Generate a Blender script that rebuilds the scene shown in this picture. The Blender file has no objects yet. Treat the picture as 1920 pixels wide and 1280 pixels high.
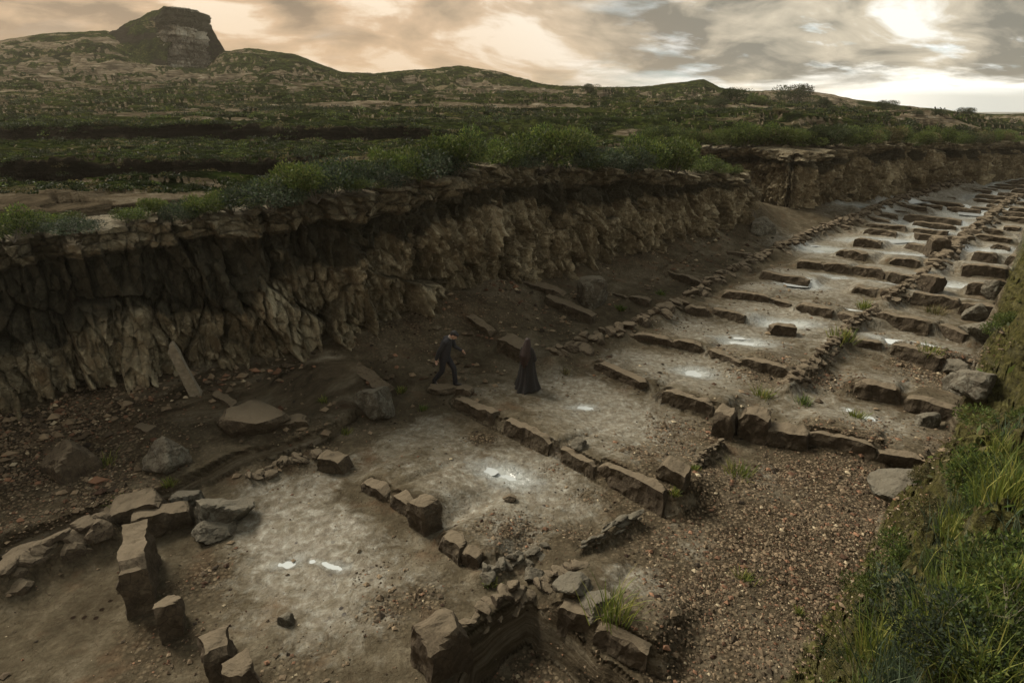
import bpy, math, random
import numpy as np
from mathutils import Vector, Matrix
R = math.radians
rnd = random.Random(7)
scn = bpy.context.scene
COL = scn.collection

# ------------------------------------------------------------------ camera
FPX, HZ, CAMH = 1130.0, 205.0, 7.6
PITCH = math.atan((640 - HZ) / FPX)
cam = bpy.data.cameras.new('camera'); camo = bpy.data.objects.new('camera', cam); COL.objects.link(camo)
camo.location = (0, 0, CAMH); camo.rotation_euler = (math.pi / 2 - PITCH, 0, 0)
cam.sensor_width = 36; cam.lens = 36 * FPX / 1920; cam.clip_start = .1; cam.clip_end = 20000
scn.camera = camo

# ------------------------------------------------------------------ nodes helper
class NT:
    def __init__(s, tree): s.t = tree; tree.nodes.clear()
    def n(s, typ, **kw):
        nd = s.t.nodes.new(typ)
        ins = kw.pop('ins', {})
        for k, v in kw.items(): setattr(nd, k, v)
        for k, v in ins.items(): s.put(nd.inputs[k], v)
        return nd
    def put(s, sock, v):
        if isinstance(v, bpy.types.NodeSocket): s.t.links.new(v, sock)
        elif isinstance(v, bpy.types.Node): s.t.links.new(v.outputs[0], sock)
        else:
            if sock.type == 'RGBA' and not isinstance(v, float) and len(v) == 3: v = (*v, 1)
            sock.default_value = v
    def math(s, op, a, b=0.0, c=None, clamp=False):
        nd = s.n('ShaderNodeMath', operation=op, use_clamp=clamp); s.put(nd.inputs[0], a); s.put(nd.inputs[1], b)
        if c is not None: s.put(nd.inputs[2], c)
        return nd.outputs[0]
    def mix(s, f, a, b, mode='MIX'):
        nd = s.n('ShaderNodeMix', data_type='RGBA', blend_type=mode)
        s.put(nd.inputs[0], f); s.put(nd.inputs[6], a); s.put(nd.inputs[7], b); return nd.outputs[2]
    def ramp(s, f, stops, interp='LINEAR'):
        nd = s.n('ShaderNodeValToRGB'); nd.color_ramp.interpolation = interp
        el = nd.color_ramp.elements
        while len(el) < len(stops): el.new(.5)
        for e, (p, c) in zip(el, stops):
            e.position = p; e.color = (c, c, c, 1) if isinstance(c, (int, float)) else (*c, 1)
        s.put(nd.inputs[0], f); return nd.outputs[0]
    def noise(s, vec, scale, detail=5, rough=.55, dist=0.0):
        nd = s.n('ShaderNodeTexNoise'); s.put(nd.inputs['Vector'], vec)
        s.put(nd.inputs['Scale'], float(scale)); s.put(nd.inputs['Detail'], float(detail)); s.put(nd.inputs['Roughness'], rough); s.put(nd.inputs['Distortion'], float(dist))
        return nd.outputs[0]
    def vor(s, vec, scale, feature='F1', out=0):
        nd = s.n('ShaderNodeTexVoronoi', feature=feature); s.put(nd.inputs['Vector'], vec); s.put(nd.inputs['Scale'], float(scale)); return nd.outputs[out]
    def mapping(s, vec, scale=(1, 1, 1), rot=(0, 0, 0), loc=(0, 0, 0)):
        nd = s.n('ShaderNodeMapping'); s.put(nd.inputs[0], vec); nd.inputs['Scale'].default_value = scale; nd.inputs['Rotation'].default_value = rot; nd.inputs['Location'].default_value = loc
        return nd.outputs[0]
    def attr(s, name, out='Color'):
        return s.n('ShaderNodeAttribute', attribute_name=name).outputs[out]

# ------------------------------------------------------------------ world: overcast sunset sky
SUN_AZ = Vector((-.80, .60)).normalized(); SUN_EL = R(46)
w = bpy.data.worlds.new('World'); scn.world = w; w.use_nodes = True
T = NT(w.node_tree)
sky = T.n('ShaderNodeTexSky', sky_type='NISHITA', sun_disc=False)
sky.sun_elevation = SUN_EL; sky.sun_rotation = math.atan2(SUN_AZ.x, SUN_AZ.y)
skyc = T.mix(1.0, sky.outputs[0], (.09, .09, .09), 'MULTIPLY')
tc = T.n('ShaderNodeTexCoord')
sep = T.n('ShaderNodeSeparateXYZ', ins={0: tc.outputs['Generated']})
dx, dy, dz = sep.outputs
def smooth(a, lo, hi):
    nd = T.n('ShaderNodeMapRange', interpolation_type='SMOOTHSTEP'); T.put(nd.inputs[0], a); nd.inputs[1].default_value = lo; nd.inputs[2].default_value = hi; return nd.outputs[0]
zz = T.math('ADD', T.math('MAXIMUM', dz, 0.0), .34)
cmb = T.n('ShaderNodeCombineXYZ', ins={0: T.math('DIVIDE', dx, zz), 1: T.math('DIVIDE', dy, zz), 2: 0.0})
wq = T.n('ShaderNodeTexNoise', ins={'Vector': cmb.outputs[0], 'Scale': 1.6, 'Detail': 2.0})
wv_ = T.n('ShaderNodeVectorMath', operation='SCALE', ins={0: wq.outputs[1], 'Scale': .45})
pw = T.n('ShaderNodeVectorMath', operation='ADD', ins={0: cmb.outputs[0], 1: wv_.outputs[0]}).outputs[0]
pv = T.mapping(pw, scale=(1.15, 1.55, 1), rot=(0, 0, R(-24)), loc=(4.1, 2.6, 0))
n1 = T.noise(pv, 1.0, 10, .57, .3)                                   # cloud masses
n1b = T.noise(T.mapping(pv, loc=(.16, -.10, 0)), 1.0, 10, .57, .3)   # the same masses a little nearer the light
pv2 = T.mapping(cmb.outputs[0], scale=(1.3, 2.6, 1), rot=(0, 0, R(-24)), loc=(8.2, 4.4, 0))
n2 = T.noise(pv2, 1.0, 10, .60, .0)
n3 = T.noise(T.mapping(pv, loc=(1, 9, 3), scale=(1, 1.8, 1)), 3.0, 9, .62, .0)
relief = T.math('MULTIPLY', T.math('SUBTRACT', n1, n1b), 1.1)
d0 = T.math('ADD', T.math('ADD', n1, relief), T.math('MULTIPLY', T.math('SUBTRACT', n3, .5), .34))
left = T.math('SUBTRACT', 1.0, smooth(dx, -.25, .40))
right = smooth(dx, .0, .5)
warm = T.ramp(d0, [(.34, (.105, .09, .07)), (.45, (.225, .175, .12)), (.56, (.345, .25, .165)), (.66, (.52, .44, .34))])
cool = T.ramp(d0, [(.34, (.12, .118, .10)), (.44, (.235, .215, .17)), (.54, (.35, .31, .24)), (.65, (.56, .55, .50))])
cl = T.mix(left, cool, warm)
hlow = T.math('SUBTRACT', 1.0, smooth(dz, .02, .20))
cl = T.mix(T.math('MULTIPLY', T.math('MULTIPLY', hlow, left), .6), cl, (.36, .235, .135))
br = T.math('MULTIPLY', T.ramp(n2, [(.54, 0), (.61, 1)]), T.math('ADD', .05, T.math('MULTIPLY', right, .95)))
cl = T.mix(T.math('MINIMUM', br, 1.0), cl, T.ramp(n3, [(.40, (.34, .42, .43)), (.60, (.75, .77, .76))]))
# bright opening along the right horizon, ragged above
n4 = T.noise(T.mapping(tc.outputs['Generated'], scale=(1.5, 1.5, 8)), 3.2, 7, .62, .3)
wob = T.math('MULTIPLY', T.math('SUBTRACT', n4, .5), .16)
top_ = T.math('ADD', dz, T.math('ADD', wob, T.math('MULTIPLY', T.math('SUBTRACT', .5, dx), .05)))
band = T.math('SUBTRACT', 1.0, smooth(top_, .025, .055))
gl = T.math('MULTIPLY', band, smooth(dx, .18, .48))
cl = T.mix(T.math('MULTIPLY', gl, T.ramp(T.noise(T.mapping(tc.outputs['Generated'], scale=(1, 1, 11), loc=(3, 1, 0)), 2.6, 7, .6, .4), [(.36, .25), (.50, 1)])), cl, (.92, .90, .82))
bank_ = T.math('MULTIPLY', T.math('SUBTRACT', 1.0, smooth(T.math('ADD', dz, T.math('MULTIPLY', wob, .15)), .012, .034)), smooth(dx, .45, .6))
cl = T.mix(T.math('MULTIPLY', bank_, .8), cl, (.36, .42, .43))
cl = T.mix(smooth(dz, .32, .8), cl, (.21, .215, .20))
fin = T.mix(T.math('MULTIPLY', T.ramp(n2, [(.60, 0), (.72, 1)]), .15), cl, skyc)
bg = T.n('ShaderNodeBackground', ins={0: fin, 1: 1.0})
ow = T.n('ShaderNodeOutputWorld', ins={0: bg.outputs[0]})

sun = bpy.data.lights.new('sun', 'SUN'); sun.energy = 2.7; sun.angle = R(24); sun.color = (1, .91, .76)
suno = bpy.data.objects.new('sun', sun); COL.objects.link(suno)
sd = Vector((SUN_AZ.x * math.cos(SUN_EL), SUN_AZ.y * math.cos(SUN_EL), math.sin(SUN_EL)))
suno.rotation_euler = sd.to_track_quat('Z', 'Y').to_euler(); suno.location = sd * 60
vs = scn.view_settings; vs.view_transform = 'Standard'; vs.look = 'None'; vs.exposure = 1.05; vs.gamma = 1
scn.cycles.max_bounces = 5; scn.cycles.volume_bounces = 0

# ------------------------------------------------------------------ photograph pixel -> world point on height z
def G(u, v, z=0.0):
    a = (u - 960) / FPX; b = -(v - 640) / FPX
    ddy = math.cos(PITCH) + b * math.sin(PITCH); ddz = -math.sin(PITCH) + b * math.cos(PITCH)
    t = (z - CAMH) / ddz
    return (a * t, ddy * t)
def EL(v):
    b = -(v - 640) / FPX
    return (-math.sin(PITCH) + b * math.cos(PITCH)) / (math.cos(PITCH) + b * math.sin(PITCH))
def AZ(u, v):
    b = -(v - 640) / FPX
    return ((u - 960) / FPX) / (math.cos(PITCH) + b * math.sin(PITCH))

# ------------------------------------------------------------------ numpy noise
def _h(ix, iy, iz, seed):
    n = (ix.astype(np.int64) * 374761393 + iy.astype(np.int64) * 668265263 + iz.astype(np.int64) * 2147483647 + seed * 1274126177) & 0xffffffff
    n = ((n ^ (n >> 13)) * 1274126177) & 0xffffffff
    n = ((n ^ (n >> 16)) * 2246822519) & 0xffffffff
    n = n ^ (n >> 15)
    return (n & 0xffffff) / float(0xffffff)
def vnoise(x, y, z=None, seed=0):
    x = np.asarray(x, float); y = np.asarray(y, float)
    ix = np.floor(x); iy = np.floor(y); fx = x - ix; fy = y - iy
    fx = fx * fx * (3 - 2 * fx); fy = fy * fy * (3 - 2 * fy)
    if z is None:
        zz_ = np.zeros_like(ix)
        a = _h(ix, iy, zz_, seed); b = _h(ix + 1, iy, zz_, seed); c = _h(ix, iy + 1, zz_, seed); d = _h(ix + 1, iy + 1, zz_, seed)
        return (a + (b - a) * fx) * (1 - fy) + (c + (d - c) * fx) * fy
    z = np.asarray(z, float); iz = np.floor(z); fz = z - iz; fz = fz * fz * (3 - 2 * fz)
    out = 0
    for k in (0, 1):
        a = _h(ix, iy, iz + k, seed); b = _h(ix + 1, iy, iz + k, seed); c = _h(ix, iy + 1, iz + k, seed); d = _h(ix + 1, iy + 1, iz + k, seed)
        v = (a + (b - a) * fx) * (1 - fy) + (c + (d - c) * fx) * fy
        out = out + v * (fz if k else 1 - fz)
    return out
def fbm(x, y, z=None, o=5, seed=0, gain=.5):
    s = 0; a = 1; t = 0
    for i in range(o):
        f = 2.03 ** i
        s = s + a * (vnoise(x * f, y * f, None if z is None else z * f, seed + i * 17) - .5); t += a; a *= gain
    return s / t * 2
def worley(x, y, seed=0, jit=.9):
    ix = np.floor(x); iy = np.floor(y); z0 = np.zeros_like(ix)
    F1 = np.full(x.shape, 9.); F2 = np.full(x.shape, 9.); idn = np.zeros(x.shape)
    for i in (-1, 0, 1):
        for j in (-1, 0, 1):
            cx = ix + i; cy = iy + j
            px = cx + .5 + (_h(cx, cy, z0, seed) - .5) * jit; py = cy + .5 + (_h(cx, cy, z0, seed + 5) - .5) * jit
            d = np.hypot(px - x, py - y); c = _h(cx, cy, z0, seed + 9)
            m = d < F1
            F2 = np.where(m, F1, np.minimum(F2, d)); idn = np.where(m, c, idn); F1 = np.where(m, d, F1)
    return F1, F2, idn
def facet(x, y, seed=0, tilt=1.0, jit=.95):
    """angular broken-rock relief: each cell is a tilted plane; returns relief, edge distance, cell value"""
    ix = np.floor(x); iy = np.floor(y); z0 = np.zeros_like(ix)
    F1 = np.full(x.shape, 9.); F2 = np.full(x.shape, 9.); rel = np.zeros(x.shape); idn = np.zeros(x.shape)
    for i in (-1, 0, 1):
        for j in (-1, 0, 1):
            cx = ix + i; cy = iy + j
            ox = cx + .5 + (_h(cx, cy, z0, seed) - .5) * jit; oy = cy + .5 + (_h(cx, cy, z0, seed + 5) - .5) * jit
            ddx = x - ox; ddy = y - oy; d = np.maximum(np.abs(ddx) * .9 + np.abs(ddy) * .25, np.abs(ddy) * .9 + np.abs(ddx) * .25)
            c = _h(cx, cy, z0, seed + 9); r = c - .5 + tilt * ((_h(cx, cy, z0, seed + 12) - .5) * ddx + (_h(cx, cy, z0, seed + 14) - .6) * ddy)
            m = d < F1
            F2 = np.where(m, F1, np.minimum(F2, d)); idn = np.where(m, c, idn); rel = np.where(m, r, rel); F1 = np.where(m, d, F1)
    return rel, F2 - F1, idn
def sst(a, lo, hi):
    t = np.clip((a - lo) / (hi - lo), 0, 1); return t * t * (3 - 2 * t)

# ------------------------------------------------------------------ mesh helpers
def mesh_np(name, V, F, mat=None, parent=None, smooth_=True, attrs=None, link=True, loc=None):
    """V (n,3) array, F (m,k) array (all same k) or list"""
    me = bpy.data.meshes.new(name)
    V = np.asarray(V, np.float32)
    F = np.asarray(F, np.int32); m, k = F.shape
    me.vertices.add(len(V)); me.vertices.foreach_set('co', V.ravel())
    me.loops.add(m * k); me.loops.foreach_set('vertex_index', F.ravel())
    me.polygons.add(m); me.polygons.foreach_set('loop_start', np.arange(0, m * k, k, dtype=np.int32))
    me.polygons.foreach_set('use_smooth', np.full(m, smooth_))
    me.update(calc_edges=True)
    for an, arr in (attrs or {}).items():
        at = me.attributes.new(an, 'FLOAT_COLOR', 'POINT')
        arr = np.asarray(arr, np.float32)
        if arr.ndim == 1: arr = np.stack([arr] * 3, 1)
        arr = np.concatenate([arr, np.ones((len(arr), 1), np.float32)], 1)
        at.data.foreach_set('color', arr.ravel())
    if mat: me.materials.append(mat)
    o = bpy.data.objects.new(name, me)
    if link: COL.objects.link(o)
    if parent: o.parent = parent
    if loc is not None: o.location = loc
    return o
def tag(o, label=None, cat=None, group=None, kind=None):
    if label: o['label'] = label
    if cat: o['category'] = cat
    if cat and not kind: kind = 'thing'
    if group: o['group'] = group
    if kind: o['kind'] = kind
    return o
def empty(name, loc, rz=0.0):
    o = bpy.data.objects.new(name, None); COL.objects.link(o); o.location = loc; o.rotation_euler = (0, 0, rz); o.empty_display_size = .2; return o
def grid_faces(nr, nc, wrap=False):
    i = np.arange(nr - 1)[:, None]; j = np.arange(nc if wrap else nc - 1)[None, :]
    j2 = (j + 1) % nc
    a = i * nc + j; b = i * nc + j2; c = (i + 1) * nc + j2; d = (i + 1) * nc + j
    return np.stack([a, b, c, d], -1).reshape(-1, 4)

# ------------------------------------------------------------------ materials
def mat(name):
    m = bpy.data.materials.new(name); m.use_nodes = True
    t = NT(m.node_tree); out = t.n('ShaderNodeOutputMaterial'); b = t.n('ShaderNodeBsdfPrincipled')
    t.put(out.inputs[0], b.outputs[0]); t.b = b; return m, t
def bump(t, h, strength, dist, prev=None):
    nd = t.n('ShaderNodeBump'); t.put(nd.inputs['Height'], h); nd.inputs['Strength'].default_value = strength; nd.inputs['Distance'].default_value = dist
    if prev is not None: t.put(nd.inputs['Normal'], prev)
    return nd.outputs[0]

def make_ground():
    m, t = mat('ground')
    tc = t.n('ShaderNodeTexCoord').outputs['Object']
    mk = t.n('ShaderNodeSeparateColor'); t.put(mk.inputs[0], t.attr('mask'))
    gravel, pale, green = mk.outputs
    mk2 = t.n('ShaderNodeSeparateColor'); t.put(mk2.inputs[0], t.attr('mask2'))
    rock, rock_shade, moss = mk2.outputs
    big = t.noise(tc, .45, 6, .6, .4); mid = t.noise(tc, 2.6, 6, .65, .3); fine = t.noise(tc, 14, 5, .7)
    dirt = t.ramp(t.math('ADD', t.math('MULTIPLY', big, .55), t.math('MULTIPLY', mid, .45)),
                  [(.36, (.046, .038, .025)), (.50, (.096, .081, .054)), (.63, (.18, .155, .11))])
    dirt = t.mix(t.ramp(fine, [(.38, .45), (.62, 0)]), dirt, (.045, .032, .02))
    red = t.noise(tc, 1.1, 3, .6); dirt = t.mix(t.ramp(red, [(.56, 0), (.72, .4)]), dirt, (.125, .07, .04))
    # pebble speckle
    vc = t.vor(tc, 13, 'F1', 1); vd = t.vor(tc, 13, 'F1', 0)
    peb = t.ramp(t.n('ShaderNodeSeparateColor', ins={0: vc}).outputs[0], [(0, (.05, .036, .022)), (.5, (.15, .112, .07)), (1, (.30, .235, .155))])
    dirt = t.mix(t.math('MULTIPLY', gravel, .7), dirt, t.mix(t.ramp(vd, [(.3, 0), (.55, .9)]), peb, (.02, .014, .009)))
    # pale dried-mud crust
    pn = t.noise(tc, 3.4, 7, .68, .8)
    pm = t.ramp(t.math('ADD', t.math('MULTIPLY', pale, .75), t.math('MULTIPLY', pn, .55)), [(.44, 0), (.72, 1)])
    pm = t.ramp(t.math('ADD', t.math('MULTIPLY', pale, .6), t.math('MULTIPLY', t.noise(tc, 2.4, 9, .74, 1.0), .9)), [(.62, 0), (.90, 1)])
    palec = t.ramp(t.noise(tc, 6, 5, .65, .3), [(.32, (.09, .073, .046)), (.47, (.155, .132, .09)), (.58, (.215, .20, .155)), (.70, (.31, .30, .25))])
    col = t.mix(pm, dirt, palec)
    wn = t.noise(tc, 3, 4, .6)
    ckv = t.n('ShaderNodeVectorMath', operation='ADD', ins={0: tc, 1: t.n('ShaderNodeVectorMath', operation='SCALE', ins={0: t.n('ShaderNodeTexNoise', ins={'Vector': tc, 'Scale': 4.0}).outputs[1], 'Scale': .35}).outputs[0]})
    ck = t.ramp(t.vor(ckv.outputs[0], 3.2, 'DISTANCE_TO_EDGE', 0), [(.0, .75), (.022, 0)])
    ck = t.math('MULTIPLY', t.math('MULTIPLY', ck, t.ramp(wn, [(.45, 0), (.6, 1)])), t.math('SUBTRACT', 1.0, green))
    col = t.mix(ck, col, (.03, .022, .014))
    spk = t.vor(t.mapping(tc, scale=(1, 1, .01)), 9, 'F1', 0)
    col = t.mix(t.math('MULTIPLY', t.math('MULTIPLY', t.ramp(spk, [(.10, .8), (.16, 0)]), t.ramp(t.noise(tc, 1.3, 3, .6), [(.5, 0), (.6, 1)])), t.math('SUBTRACT', 1.0, green)), col, (.035, .024, .016))
    # dark holes
    hv = t.vor(t.mapping(tc, scale=(1, 1, .01)), 4.2, 'F1', 0); hn = t.noise(tc, .8, 2, .5)
    hm = t.math('MULTIPLY', t.ramp(hv, [(.13, 1), (.2, 0)]), t.ramp(hn, [(.56, 0), (.62, 1)]))
    col = t.mix(t.math('MULTIPLY', hm, t.math('SUBTRACT', 1.0, green)), col, (.02, .014, .01))
    # plateau: grass and low scrub, bare earth, pale ledges
    gcol = t.ramp(t.noise(tc, .22, 7, .68, .3), [(.38, (.009, .012, .005)), (.47, (.026, .038, .010)), (.56, (.056, .068, .018)), (.68, (.095, .092, .034))])
    gcol = t.mix(t.ramp(t.noise(tc, 1.7, 6, .7), [(.44, .85), (.60, 0)]), gcol, (.007, .010, .004))
    bare = t.ramp(t.noise(t.mapping(tc, scale=(.5, 1.3, 1)), .12, 8, .72, .5), [(.585, 0), (.635, 1)])
    gcol = t.mix(t.math('MULTIPLY', bare, .8), gcol, t.ramp(mid, [(.35, (.11, .085, .05)), (.65, (.23, .19, .12))]))
    col = t.mix(green, col, gcol)
    # exposed rock
    strat = t.noise(t.mapping(tc, scale=(.3, .3, 3.2)), 1.1, 7, .7, .6)
    rc = t.ramp(strat, [(.35, (.035, .029, .02)), (.5, (.125, .10, .066)), (.62, (.23, .20, .145)), (.75, (.38, .35, .28))])
    rc = t.mix(t.math('MULTIPLY', rock_shade, .92), rc, (.012, .011, .009))  # near-black mix paints the shade of the recesses into the rock colour
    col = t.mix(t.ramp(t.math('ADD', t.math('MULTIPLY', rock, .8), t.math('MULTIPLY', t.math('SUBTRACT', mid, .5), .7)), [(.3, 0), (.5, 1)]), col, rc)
    mc = t.ramp(t.noise(tc, 7, 6, .7), [(.36, (.016, .018, .006)), (.52, (.075, .075, .02)), (.68, (.16, .145, .05))])
    col = t.mix(t.ramp(t.math('ADD', t.math('MULTIPLY', moss, .6), t.math('MULTIPLY', t.noise(tc, 3.2, 5, .7), .6)), [(.56, 0), (.72, .75)]), col, mc)
    t.put(t.b.inputs['Base Color'], col)
    wet_sheen_in = t.n('ShaderNodeSeparateColor', ins={0: t.attr('wet')}).outputs[0]
    wet = t.ramp(t.math('ADD', t.math('MULTIPLY', wet_sheen_in, .9), t.math('MULTIPLY', t.noise(tc, 4.5, 7, .7, .6), .8)), [(.58, 0), (1.0, 1)])
    col = t.mix(t.math('MULTIPLY', wet, .85), col, (.36, .38, .36)); t.put(t.b.inputs['Base Color'], col)  # damp mud lightened: soft sky sheen around puddles painted into the colour
    ro = t.math('SUBTRACT', .95, t.math('MULTIPLY', t.math('MULTIPLY', pm, t.ramp(t.noise(tc, 1.6, 5, .6), [(.42, .35), (.6, 1)])), .60))
    ro = t.math('SUBTRACT', ro, t.math('MULTIPLY', t.math('SUBTRACT', ro, .16), wet))
    dry = t.math('SUBTRACT', 1.0, t.math('MULTIPLY', wet, .9)); t.put(t.b.inputs['Roughness'], ro)
    t.put(t.b.inputs['Specular IOR Level'], t.math('MAXIMUM', t.math('MULTIPLY', pm, .55), wet))
    h1 = t.math('MULTIPLY', t.noise(tc, 3.2, 7, .72, .5), dry)
    nb = bump(t, h1, .8, .12)
    nb = bump(t, t.math('MULTIPLY', t.noise(tc, 15, 4, .7), dry), .7, .035, nb)
    nb = bump(t, t.math('MULTIPLY', t.math('SUBTRACT', 1.0, vd), gravel), 1.0, .05, nb)
    nb = bump(t, t.math('MULTIPLY', t.noise(tc, .8, 8, .75, .4), t.math('MAXIMUM', green, rock)), 1.0, .7, nb)
    t.put(t.b.inputs['Normal'], nb)
    return m
M_GROUND = make_ground()

def make_cliff(name, lo, mi, hi, dark, mosst):
    m, t = mat(name)
    tc = t.n('ShaderNodeTexCoord').outputs['Object']
    mk = t.n('ShaderNodeSeparateColor'); t.put(mk.inputs[0], t.attr('mask'))
    stain, crack, tone = mk.outputs
    n = t.noise(tc, 1.1, 8, .68, .8); n2 = t.noise(tc, 6, 6, .72, .6); n3 = t.noise(tc, .5, 4, .6)
    c = t.ramp(t.math('ADD', t.math('MULTIPLY', n, .55), t.math('MULTIPLY', n2, .45)), [(.36, lo), (.5, mi), (.64, hi)])
    c = t.mix(t.ramp(tone, [(0, .55), (.5, .1), (1, 0)]), c, lo)
    c = t.mix(t.ramp(tone, [(.72, 0), (1, .45)]), c, tuple(min(1, x * 1.2) for x in hi))
    c = t.mix(t.ramp(t.noise(tc, 2.2, 4, .6), [(.55, 0), (.7, .5)]), c, (.12, .072, .038))
    sm = t.ramp(t.math('ADD', t.math('MULTIPLY', stain, .8), t.math('MULTIPLY', t.math('SUBTRACT', n, .5), .8)), [(.3, 0), (.55, 1)])
    dk = t.ramp(n2, [(.35, dark), (.62, tuple(x * 2.3 for x in dark)), (.75, mosst)])
    c = t.mix(t.math('MULTIPLY', sm, .93), c, dk)
    c = t.mix(t.math('MULTIPLY', crack, .85), c, (.012, .010, .007))
    # hairline joints
    jv = t.vor(t.mapping(tc, scale=(1, 1, .55)), 2.6, 'DISTANCE_TO_EDGE', 0)
    wv = t.math('ADD', jv, t.math('MULTIPLY', t.math('SUBTRACT', n2, .5), .12))
    jm = t.math('MULTIPLY', t.ramp(wv, [(.0, .8), (.035, 0)]), t.ramp(n3, [(.45, 0), (.6, .8)]))
    c = t.mix(jm, c, (.018, .014, .01))
    t.put(t.b.inputs['Base Color'], c); t.b.inputs['Roughness'].default_value = .92; t.b.inputs['Specular IOR Level'].default_value = .2
    nb = bump(t, t.noise(tc, 2.2, 8, .75, .5), .9, .12)
    nb = bump(t, t.noise(t.mapping(tc, scale=(1.6, 1.6, .5)), 3.5, 7, .7, .6), .9, .12, nb)
    nb = bump(t, n2, .9, .07, nb)
    nb = bump(t, t.noise(tc, 26, 4, .7), .6, .02, nb)
    t.put(t.b.inputs['Normal'], nb)
    return m
M_CLIFF = make_cliff('cliff_stone', (.085, .068, .040), (.21, .175, .11), (.56, .50, .35), (.026, .024, .016), (.08, .082, .036))
M_TOR = make_cliff('tor_stone', (.05, .042, .03), (.16, .14, .105), (.62, .58, .48), (.022, .022, .012), (.045, .05, .022))

def make_stone(name, lo, hi, pale=0.0, lichen=(.2, .2, .16), top_light=1.5):
    m, t = mat(name)
    tc = t.n('ShaderNodeTexCoord').outputs['Object']
    oi = t.n('ShaderNodeObjectInfo').outputs['Random']
    n = t.noise(tc, 3.0, 7, .68, .6); n2 = t.noise(tc, 17, 5, .7)
    c = t.ramp(t.math('ADD', t.math('MULTIPLY', n, .6), t.math('MULTIPLY', n2, .4)), [(.36, lo), (.64, hi)])
    c = t.mix(t.math('MULTIPLY', oi, .3), c, (.06, .042, .028))
    c = t.mix(t.ramp(t.noise(tc, 5, 6, .7, .8), [(.56 - pale * .2, 0), (.68 - pale * .2, .55)]), c, lichen)
    c = t.mix(t.ramp(t.vor(tc, 5, 'DISTANCE_TO_EDGE', 0), [(.0, .6), (.03, 0)]), c, (.02, .015, .01))
    # upward faces painted lighter, standing in for sky light on the tops
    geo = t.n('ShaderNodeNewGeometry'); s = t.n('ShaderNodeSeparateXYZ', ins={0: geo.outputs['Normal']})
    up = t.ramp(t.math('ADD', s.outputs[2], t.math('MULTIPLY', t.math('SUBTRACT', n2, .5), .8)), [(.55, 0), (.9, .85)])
    c = t.mix(up, c, tuple(min(1, x * top_light) for x in hi))
    t.put(t.b.inputs['Base Color'], c); t.b.inputs['Roughness'].default_value = .93; t.b.inputs['Specular IOR Level'].default_value = .2
    nb = bump(t, t.noise(tc, 5, 8, .72, .7), 1.0, .08); nb = bump(t, n2, .8, .025, nb)
    t.put(t.b.inputs['Normal'], nb); return m
M_BLOCK = make_stone('footing_stone', (.034, .026, .017), (.115, .092, .062), 0, (.18, .15, .10))
M_BOULDER = make_stone('grey_stone', (.040, .037, .027), (.135, .12, .09), .35, (.22, .215, .175), 1.15)

def make_gravel():
    m, t = mat('gravel_stone')
    c = t.attr('tint'); t.put(t.b.inputs['Base Color'], c); t.b.inputs['Roughness'].default_value = .9; t.b.inputs['Specular IOR Level'].default_value = .25
    return m
M_GRAVEL = make_gravel()
def make_leaf(name, trans=.35):
    m, t = mat(name)
    c = t.attr('tint'); t.put(t.b.inputs['Base Color'], c); t.b.inputs['Roughness'].default_value = .65; t.b.inputs['Specular IOR Level'].default_value = .25
    tr = t.n('ShaderNodeBsdfTranslucent', ins={0: c}); mx = t.n('ShaderNodeMixShader', ins={0: trans, 1: t.b.outputs[0], 2: tr.outputs[0]})
    t.put(t.t.nodes['Material Output'].inputs[0], mx.outputs[0]); return m
M_LEAF = make_leaf('foliage')
def make_water():
    m, t = mat('puddle_water')
    t.b.inputs['Base Color'].default_value = (.44, .47, .47, 1); t.b.inputs['Roughness'].default_value = .05; t.b.inputs['IOR'].default_value = 1.33  # pale base colour stands in for the bright sky mirrored in the water
    t.b.inputs['Specular IOR Level'].default_value = 1.0
    tc = t.n('ShaderNodeTexCoord').outputs['Object']
    t.put(t.b.inputs['Normal'], bump(t, t.noise(tc, 6, 3, .5), .12, .01)); return m
M_WATER = make_water()
def plain(name, c, r=.8, bs=0, bscale=30):
    m, t = mat(name); tc = t.n('ShaderNodeTexCoord').outputs['Object']
    n = t.noise(tc, bscale, 4, .6)
    t.put(t.b.inputs['Base Color'], t.ramp(n, [(.35, tuple(x * .7 for x in c)), (.65, tuple(min(1, x * 1.25) for x in c))]))
    t.b.inputs['Roughness'].default_value = r
    if bs: t.put(t.b.inputs['Normal'], bump(t, n, bs, .02))
    return m
M_BARK = plain('bark', (.10, .085, .065), .9, .6)
M_WOOD = plain('weathered_wood', (.19, .165, .12), .9, .8, 9)

# ------------------------------------------------------------------ layout of the pit
# foot of the near rock face then the gully behind its spur then the far rock face: (x, y, top height)
def P(u, v, z, top): x, y = G(u, v, z); return (x, y, top)
EDGE = [(-34, -10, 5.0), (-22, 4.2, 5.0), P(0, 800, .7, 5.15), P(220, 745, .7, 5.2), P(450, 700, .7, 5.3), P(680, 640, .8, 5.55),
        P(880, 560, 1.1, 5.85), P(1000, 520, .9, 5.6), P(1200, 480, .5, 4.9), P(1385, 435, .3, 4.0)]
NA = len(EDGE)
EDGE += [(14.6, 42.2, 4.0), (9.0, 44.0, 4.0), (6.5, 47, 4.6), (9.0, 50.5, 5.0), (15.5, 49.0, 5.0), P(1475, 412, .2, 5.0)]
EDGE += [P(1600, 393, .1, 5.1), P(1700, 371, .1, 4.9), P(1800, 351, .1, 4.6), P(1920, 331, .1, 4.1), (105, 120, 3.5), (400, 400, 3)]
BANK = [(-8, -8), (-2.2, -.6), G(1500, 1280), G(1560, 1180), G(1640, 1050), G(1690, 960), G(1790, 865), G(1835, 720), G(1875, 600), G(1905, 500), G(1925, 440), (70, 70), (420, 380)]

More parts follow.
